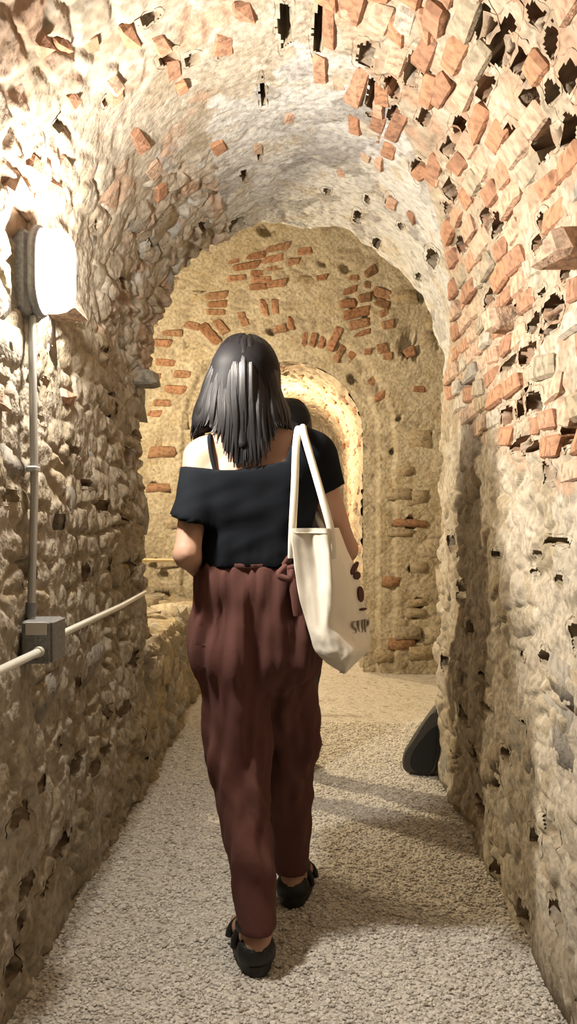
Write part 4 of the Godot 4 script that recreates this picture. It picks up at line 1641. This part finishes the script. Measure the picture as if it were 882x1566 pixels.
	var pleats := func(p: Vector3, n: Vector3) -> Vector3:
		var a := atan2(p.z + 2.25, p.x + 0.115)
		var top := smoothstep(0.70, 0.98, p.y)
		var ph := a * 15.0 + 9.0 * n_big.get_noise_2d(a * 0.9, p.y * 0.25)
		var w := (cos(ph) + 0.6 * cos(ph * 1.63 + 1.0)) * 0.0065 * top * (0.6 + 0.8 * n_big.get_noise_2d(a * 1.7, 3.0))
		var long := n_big.get_noise_3d(p.x * 8.0, p.y * 1.1, p.z * 8.0) * 0.030 * smoothstep(1.0, 0.85, p.y)
		var knee := n_big.get_noise_3d(p.x * 3.5 + 2.0, p.y * 5.0 + p.x * 6.0, p.z * 3.5) * 0.011 * smoothstep(0.75, 0.5, p.y)
		return p + n * (w + (long + knee) * smoothstep(0.10, 0.35, p.y) + 0.003)
	inst("trousers", net(tr, 0.0085, 80.0, gather, pleats), M.linen, o)
	# waistband and its knot
	var wb := []
	for k in 33:
		var a := TAU * k / 32.0
		wb.append(Vector3(-0.118 + cos(a) * 0.139, 1.010 + 0.003 * sin(3.0 * a), -2.25 + sin(a) * 0.093))
	inst("waistband", tube(wb, filled(33, 0.0095), 8, Vector3(0, 1, 0), 1.5), M.linen, o)
	inst("waist_tie", join([
		tube(spline([V.call(-0.030, 1.010, 2.150), V.call(-0.010, 1.035, 2.128), V.call(0.006, 1.015, 2.130), V.call(-0.022, 1.000, 2.140)], 14), filled(14, 0.010), 8),
		tube(spline([V.call(-0.026, 1.008, 2.142), V.call(-0.045, 0.985, 2.128), V.call(-0.018, 0.975, 2.126), V.call(-0.010, 0.998, 2.134)], 14), filled(14, 0.009), 8),
		tube(spline([V.call(-0.02, 1.0, 2.14), V.call(-0.005, 0.95, 2.128), V.call(0.004, 0.88, 2.125)], 12), [0.010, 0.011, 0.012, 0.013, 0.013, 0.014, 0.014, 0.014, 0.014, 0.014, 0.013, 0.012], 8)]), M.linen, o)
	sandal(o, heL, toL, 1.0)
	sandal(o, heR, toR, 1.0)

	# hair: an under-layer and locks over it
	var hc: Vector3 = V.call(-0.143, 1.545, 2.285)
	var under := [
		[hc + Vector3(0, 0.012, 0.010), hc + Vector3(0, 0.012, -0.02), 0.083, 0.080],
		[hc + Vector3(-0.022, 0.0, 0.03), hc + Vector3(-0.03, -0.13, 0.05), 0.068, 0.045],
		[hc + Vector3(0.022, 0.0, 0.03), hc + Vector3(0.03, -0.12, 0.05), 0.068, 0.045],
		[hc + Vector3(-0.045, -0.02, 0.005), hc + Vector3(-0.100, -0.13, 0.015), 0.05, 0.032],
		[hc + Vector3(0.045, -0.02, 0.0), hc + Vector3(0.075, -0.12, 0.0), 0.05, 0.03],
		[hc + Vector3(-0.055, -0.05, 0.035), hc + Vector3(-0.112, -0.145, 0.03), 0.045, 0.030],
		[hc + Vector3(-0.01, -0.12, 0.06), hc + Vector3(0.0, -0.215, 0.098), 0.042, 0.020]]
	var hst := SurfaceTool.new()
	hst.begin(Mesh.PRIMITIVE_TRIANGLES)
	var hr := RandomNumberGenerator.new()
	hr.seed = 5
	for k in 240:
		var u := (k + hr.randf()) / 240.0
		var phi := lerpf(-0.35, PI + 0.35, u)      # 0 right, PI/2 back, PI left
		var cx := cos(phi)
		var sz := sin(phi)
		var lay := hr.randf_range(0.96, 1.05)
		var c0 := hc + Vector3(cx * 0.012, 0.094 * lay, hr.randf_range(-0.045, 0.02))
		var pts := [c0]
		pts.append(hc + Vector3(cx * 0.056 * lay, 0.072 * lay, sz * 0.062 * lay - 0.006))
		pts.append(hc + Vector3(cx * 0.086 * lay, 0.018, sz * 0.092 * lay))
		var b := clampf((phi - 1.5) / 0.75, -1.3, 1.3)      # right to left across the back
		var tip := -0.279 + hr.randf() * 0.022 + 0.03 * pow(absf(b), 4.0)
		var back := [hc + Vector3(cx * 0.090 * lay, -0.07, sz * 0.10 * lay), hc + Vector3(cx * 0.092 + 0.004, -0.15, 0.098 * lay + hr.randf() * 0.006), hc + Vector3(cx * 0.105 + 0.006 + hr.randf_range(-0.006, 0.006), tip, 0.112 + hr.randf() * 0.006)]
		var sw := clampf((phi - 2.25) / 1.2, 0, 1)
		var front := [hc + Vector3(-0.104 - 0.010 * sw, -0.065, lerpf(0.058, -0.03, sw)) + Vector3(cx, 0, sz) * 0.01 * lay, hc + Vector3(-0.144 + 0.03 * hr.randf(), -0.125, lerpf(0.055, -0.05, sw)), hc + Vector3(-0.158 + 0.035 * hr.randf(), lerpf(-0.165, -0.22, sw), lerpf(0.050, -0.075, sw))]
		var f := smoothstep(1.85, 2.75, phi)
		if phi < 1.5:
			sw = clampf((0.75 - phi) / 1.1, 0, 1)
			front = [hc + Vector3(0.096, -0.065, lerpf(0.055, -0.03, sw)), hc + Vector3(0.108 + 0.014 * hr.randf(), -0.12, lerpf(0.052, -0.05, sw)), hc + Vector3(0.112 + 0.02 * hr.randf(), lerpf(-0.15, -0.21, sw), lerpf(0.055, -0.075, sw))]
			f = smoothstep(1.15, 0.45, phi)
		for e in 3:
			pts.append(back[e].lerp(front[e], f) + Vector3(0, (0.045 if e == 2 else 0.0) * sin(PI * clampf(f * 1.3, 0.0, 1.0)), 0))
		var path := spline(pts, 18)
		var rad := []
		var w := hr.randf_range(0.008, 0.013)
		for i in 18:
			var t := i / 17.0
			rad.append(w * smoothstep(-0.25, 0.2, t) * (1.0 - 0.85 * smoothstep(0.72, 1.0, t)))
		add_tube(hst, path, rad, 7, Vector3(cx, 0, sz).normalized(), 0.55)
	hst.generate_normals()
	hst.generate_tangents()
	var hair := inst("hair", hst.commit(), M.hair, o)
	inst("under_layer", net(under, 0.008, 110.0), M.hair_under, hair)

func build_walker() -> void:
	var at := Vector3(-0.035, 0, -3.5)
	var o := thing("person", at, "person walking farther ahead with dark hair, mostly hidden behind the other", "person", "people walking ahead")
	var V := func(x: float, y: float, z: float) -> Vector3: return Vector3(x, y, z)
	var trunk := [
		[V.call(-0.12, 1.325, 0), V.call(0.12, 1.325, 0), 0.046, 0.046],
		[V.call(-0.075, 1.25, 0), V.call(0.075, 1.25, 0), 0.080, 0.080],
		[V.call(-0.06, 1.12, 0), V.call(0.06, 1.12, 0), 0.080, 0.080],
		[V.call(-0.055, 1.0, 0), V.call(0.055, 1.0, 0), 0.080, 0.080],
		[V.call(-0.075, 0.88, 0), V.call(0.075, 0.88, 0), 0.092, 0.092],
		[V.call(0, 1.39, 0), V.call(0.12, 1.335, 0), 0.042, 0.044], [V.call(0, 1.39, 0), V.call(-0.12, 1.335, 0), 0.042, 0.044],
		[V.call(0, 1.35, 0), V.call(0, 1.48, -0.015), 0.050, 0.046]]
	var shL := V.call(-0.142, 1.32, 0) as Vector3
	var shR := V.call(0.142, 1.32, 0) as Vector3
	var elL := V.call(-0.165, 1.06, 0.02) as Vector3
	var elR := V.call(0.165, 1.06, 0.0) as Vector3
	var wrL := V.call(-0.15, 0.86, -0.10) as Vector3
	var wrR := V.call(0.15, 0.86, -0.12) as Vector3
	var an := [V.call(-0.05, 0.105, 0.10) as Vector3, V.call(0.05, 0.105, -0.16) as Vector3]
	var kn := [V.call(-0.07, 0.47, 0.02) as Vector3, V.call(0.07, 0.48, -0.12) as Vector3]
	var bones := trunk + [[shL, elL, 0.046, 0.036], [elL, wrL, 0.036, 0.025], [shR, elR, 0.046, 0.036], [elR, wrR, 0.036, 0.025]]
	var feet := []
	for k in 2:
		bones += [[V.call(-0.075 + 0.15 * k, 0.85, 0), kn[k], 0.078, 0.052], [kn[k], an[k], 0.052, 0.034]]
		feet.append(net(foot_bones(an[k] + Vector3(0, -0.043, 0.015), an[k] + Vector3(-0.02 + 0.04 * k, -0.055, -0.165), an[k]), 0.008, 150.0))
	var body := net(bones, 0.014, 70.0)
	var hd := head_mesh(V.call(0, 1.535, -0.03), 1.0)
	var hL := net(hand_bones(wrL, Vector3(0.05, -0.95, -0.3), Vector3(0.9, 0, 0), Vector3(0, 0, -1), 0.5), 0.004, 300.0)
	var hR := net(hand_bones(wrR, Vector3(-0.05, -0.95, -0.3), Vector3(-0.9, 0, 0), Vector3(0, 0, -1), 0.5), 0.004, 300.0)
	inst("body", join([body, feet[0], feet[1], hd, hL, hR]), M.skin, o)
	var g := 0.013
	var shirt := []
	for i in 5:
		var b: Array = trunk[i]
		shirt.append([b[0], b[1], b[2] + g, b[3] + g])
	for i in [5, 6]:
		shirt.append([trunk[i][0].lerp(trunk[i][1], 0.45), trunk[i][1], 0.043 + g, 0.044 + g])
	shirt.append([shL, elL, 0.047 + g, 0.045 + g, shL.lerp(elL, 0.55), (elL - shL).normalized()])
	shirt.append([shR, elR, 0.047 + g, 0.045 + g, shR.lerp(elR, 0.55), (elR - shR).normalized()])
	var hem := func(p: Vector3) -> float: return maxf(0.93 - p.y, p.y - 1.405)
	var soft := func(p: Vector3, n: Vector3) -> Vector3: return p + n * 0.007 * n_mid.get_noise_3d(p.x, p.y * 0.5, p.z)
	inst("shirt", net(shirt, 0.011, 90.0, hem, soft), M.cotton_dark, o)
	var tr := [[V.call(-0.065, 0.97, 0), V.call(0.065, 0.97, 0), 0.088, 0.088], [V.call(-0.075, 0.86, 0), V.call(0.075, 0.86, 0), 0.103, 0.103]]
	for k in 2:
		tr += [[V.call(-0.075 + 0.15 * k, 0.84, 0), kn[k], 0.094, 0.068], [kn[k], an[k], 0.068, 0.055, an[k], Vector3(0, -1, 0)]]
	var waist := func(p: Vector3) -> float: return p.y - 0.99
	inst("trousers", net(tr, 0.012, 80.0, waist, soft), M.linen_dark, o)
	for k in 2:
		sandal(o, an[k] + Vector3(0, -0.043, 0.015), an[k] + Vector3(-0.02 + 0.04 * k, -0.055, -0.165), 1.0)
	var hc := Vector3(0, 1.555, -0.02)
	var under := [[hc + Vector3(0, 0.012, 0.010), hc + Vector3(0, 0.012, -0.02), 0.086, 0.083], [hc + Vector3(-0.02, 0, 0.03), hc + Vector3(-0.03, -0.12, 0.04), 0.07, 0.05], [hc + Vector3(0.02, 0, 0.03), hc + Vector3(0.03, -0.12, 0.04), 0.07, 0.05]]
	var hst := SurfaceTool.new()
	hst.begin(Mesh.PRIMITIVE_TRIANGLES)
	var hr := RandomNumberGenerator.new()
	hr.seed = 8
	for k in 70:
		var phi := lerpf(-0.3, PI + 0.3, (k + hr.randf()) / 70.0)
		var cx := cos(phi)
		var sz := sin(phi)
		var pts := [hc + Vector3(cx * 0.012, 0.097, 0), hc + Vector3(cx * 0.06, 0.075, sz * 0.062), hc + Vector3(cx * 0.09, 0.018, sz * 0.094), hc + Vector3(cx * 0.094, -0.07, sz * 0.10), hc + Vector3(cx * (0.085 + 0.015 * hr.randf()), -0.155 - 0.02 * hr.randf(), sz * 0.095)]
		var rad := []
		for i in 12:
			rad.append(0.014 * smoothstep(-0.25, 0.2, i / 11.0) * (1.0 - 0.8 * smoothstep(0.75, 1.0, i / 11.0)))
		add_tube(hst, spline(pts, 12), rad, 7, Vector3(cx, 0, sz).normalized(), 0.6)
	hst.generate_normals()
	hst.generate_tangents()
	var hair := inst("hair", hst.commit(), M.hair, o)
	inst("under_layer", net(under, 0.01, 110.0), M.hair_under, hair)

# ==================================================================== tote bag
func build_bag() -> void:
	var o := thing("tote_bag", Vector3(0.09, 0.70, -2.12), "white canvas tote bag hanging from the woman's shoulder by two straps", "bag")
	var org := o.position
	# rings from the top hem down; six corner points each (x, distance): inner near, gusset fold, outer near, outer far, far fold, inner far
	var K := 2.08 / F
	var px := func(x: float, d: float) -> float: return (x - VX) * d / F
	var rows := [
		# y pixel on the near edge, inner near x, fold x, outer near x, outer far x
		[808.0, 446.0, 474.0, 503.0, 520.0, 0.012],
		[840.0, 448.0, 478.0, 505.0, 532.0, 0.022],
		[880.0, 452.0, 486.0, 508.0, 547.0, 0.022],
		[920.0, 459.0, 488.0, 508.0, 555.0, 0.012],
		[955.0, 468.0, 490.0, 507.0, 562.0, 0.002],
		[975.0, 474.0, 497.0, 522.0, 566.0, -0.010],
		[995.0, 481.0, 508.0, 540.0, 566.0, -0.014],
		[1010.0, 494.0, 514.0, 535.0, 556.0, -0.012],
		[1024.0, 514.0, 522.0, 529.0, 540.0, -0.006],
		[1030.0, 523.0, 525.0, 526.0, 530.0, 0.0]]
	var nr := 60
	var ns := 96
	var P := PackedVector3Array()
	var C := PackedColorArray()
	for i in nr + 1:
		var t := float(i) / nr * (rows.size() - 1)
		var k := mini(int(t), rows.size() - 2)
		var f := t - k
		var r := []
		for q in 6:
			r.append(cubic_interpolate(rows[k][q], rows[k + 1][q], rows[maxi(k - 1, 0)][q], rows[mini(k + 2, rows.size() - 1)][q], f))
		var dn := 2.075
		var y: float = EYE + (VY - r[0]) * dn / F
		var taper := smoothstep(1.0, 0.72, float(i) / nr)
		var df := dn + lerpf(0.02, 0.15, taper)
		var corners := [
			Vector3(px.call(r[1], dn + 0.02), y, -(dn + 0.02)),
			Vector3(px.call(r[2], dn), y, -(dn + r[5])),
			Vector3(px.call(r[3], dn - 0.01), y, -(dn - 0.01)),
			Vector3(px.call(r[4], df) - 0.006, y, -lerpf(dn, df, 0.62)),
			Vector3(px.call(r[4], df) - 0.02, y, -df),
			Vector3(px.call(lerpf(r[1], r[4], 0.6), df), y, -(df - 0.015)),
			Vector3(px.call(r[1], dn + 0.06) + 0.008, y, -(dn + lerpf(0.03, 0.055, taper)))]
		var nc := corners.size()
		for s in ns + 1:
			var u := float(s % ns) / ns * nc
			var c := int(u)
			var g := u - c
			# rounded polygon: mostly straight sides, a little smoothing
			var a: Vector3 = corners[c].lerp(corners[(c + 1) % nc], g)
			var b: Vector3 = corners[c].cubic_interpolate(corners[(c + 1) % nc], corners[(c - 1 + nc) % nc], corners[(c + 2) % nc], g)
			var p := a.lerp(b, 0.55)
			var w := n_mid.get_noise_3d(p.x * 1.2, p.y * 0.7 + p.x, p.z * 1.2) * 0.006 + n_mid.get_noise_3d(p.x * 2.0, p.y * 2.2, p.z) * 0.004 * smoothstep(0.86, 0.78, y)
			var out := Vector3(p.x - corners[5].x, 0, p.z - corners[5].z).normalized()
			P.append(p + out * w - org)
			C.append(Color.WHITE)
	inst("pouch", grid_mesh(P, C, nr + 1, ns + 1, Vector3(0.5, 1.0, 1.0)), M.canvas, o)
	# dark inside below the hem
	var st := SurfaceTool.new()
	st.begin(Mesh.PRIMITIVE_TRIANGLES)
	var cen := Vector3.ZERO
	for s in ns:
		cen += P[s] / ns
	for s in ns:
		for v in [cen - Vector3(0, 0.02, 0), P[s] - Vector3(0, 0.012, 0), P[s + 1] - Vector3(0, 0.012, 0)]:
			st.add_vertex(v)
	st.generate_normals()
	inst("opening", st.commit(), M.canvas, o)
	# straps
	var sh := Vector3(0.006, 1.378, -2.262)
	var s1 := spline([Vector3(-0.012, 1.03, -2.104), Vector3(-0.010, 1.10, -2.105), Vector3(-0.004, 1.22, -2.138), Vector3(-0.001, 1.315, -2.172), Vector3(0.004, 1.368, -2.212), sh, Vector3(0.014, 1.36, -2.315), Vector3(0.03, 1.25, -2.35), Vector3(0.075, 1.09, -2.262)], 40)
	var s2 := spline([Vector3(0.094, 1.03, -2.072), Vector3(0.088, 1.10, -2.075), Vector3(0.068, 1.18, -2.098), Vector3(0.044, 1.27, -2.140), Vector3(0.024, 1.345, -2.180), Vector3(0.018, 1.379, -2.222), sh + Vector3(0.018, -0.004, -0.01), Vector3(0.05, 1.33, -2.325), Vector3(0.08, 1.2, -2.335), Vector3(0.10, 1.08, -2.262)], 40)
	for s in [s1, s2]:
		var loc := []
		for p in s:
			loc.append(p - org)
		inst("strap", tube(loc, filled(40, 0.0105), 10, Vector3(0.3, 0, 1).normalized(), 0.4), M.canvas, o)
	# print on the outer side: dark sprigs and grey capitals
	var on_face := func(ypx: float, frac: float) -> Transform3D:
		var y: float = EYE + (VY - ypx) * 2.075 / F - org.y
		var i := 1
		while i < nr - 1 and P[i * (ns + 1)].y > y:
			i += 1
		var sidx := int((2.0 + frac) / 7.0 * ns)
		var p := P[i * (ns + 1) + sidx]
		var t := (P[i * (ns + 1) + sidx + 2] - P[i * (ns + 1) + sidx - 2])
		t.y = 0.0
		t = t.normalized()
		var n := t.cross(Vector3.UP)
		if n.x < 0.0:
			n = -n
		return Transform3D(Basis(t, Vector3.UP, n), p + n * 0.0015)
	for q in [[866, 0.93, 0.030, 0.011, 0.5], [884, 0.97, 0.020, 0.012, 0.0], [912, 0.97, 0.014, 0.024, 0.2], [936, 0.98, 0.016, 0.004, 0.0]]:
		var poly := []
		for k in 12:
			var a := TAU * k / 12.0
			poly.append(Vector2(cos(a) * q[2], sin(a) * q[3] * (1.0 if sin(a) > 0 else 0.8)).rotated(q[4]))
		var e := inst("print", extrude(poly, -0.003, 0.0015, 0.0004), M.print_red, o)
		e.transform = on_face.call(q[0], q[1])
	var tm := TextMesh.new()
	tm.text = "SUP"
	tm.font = SystemFont.new()
	tm.font.font_names = PackedStringArray(["Droid Sans"])
	tm.font_size = 32
	tm.pixel_size = 0.0014
	tm.depth = 0.006
	var te := inst("lettering", tm, M.print_grey, o)
	te.transform = on_face.call(962.0, 0.74)
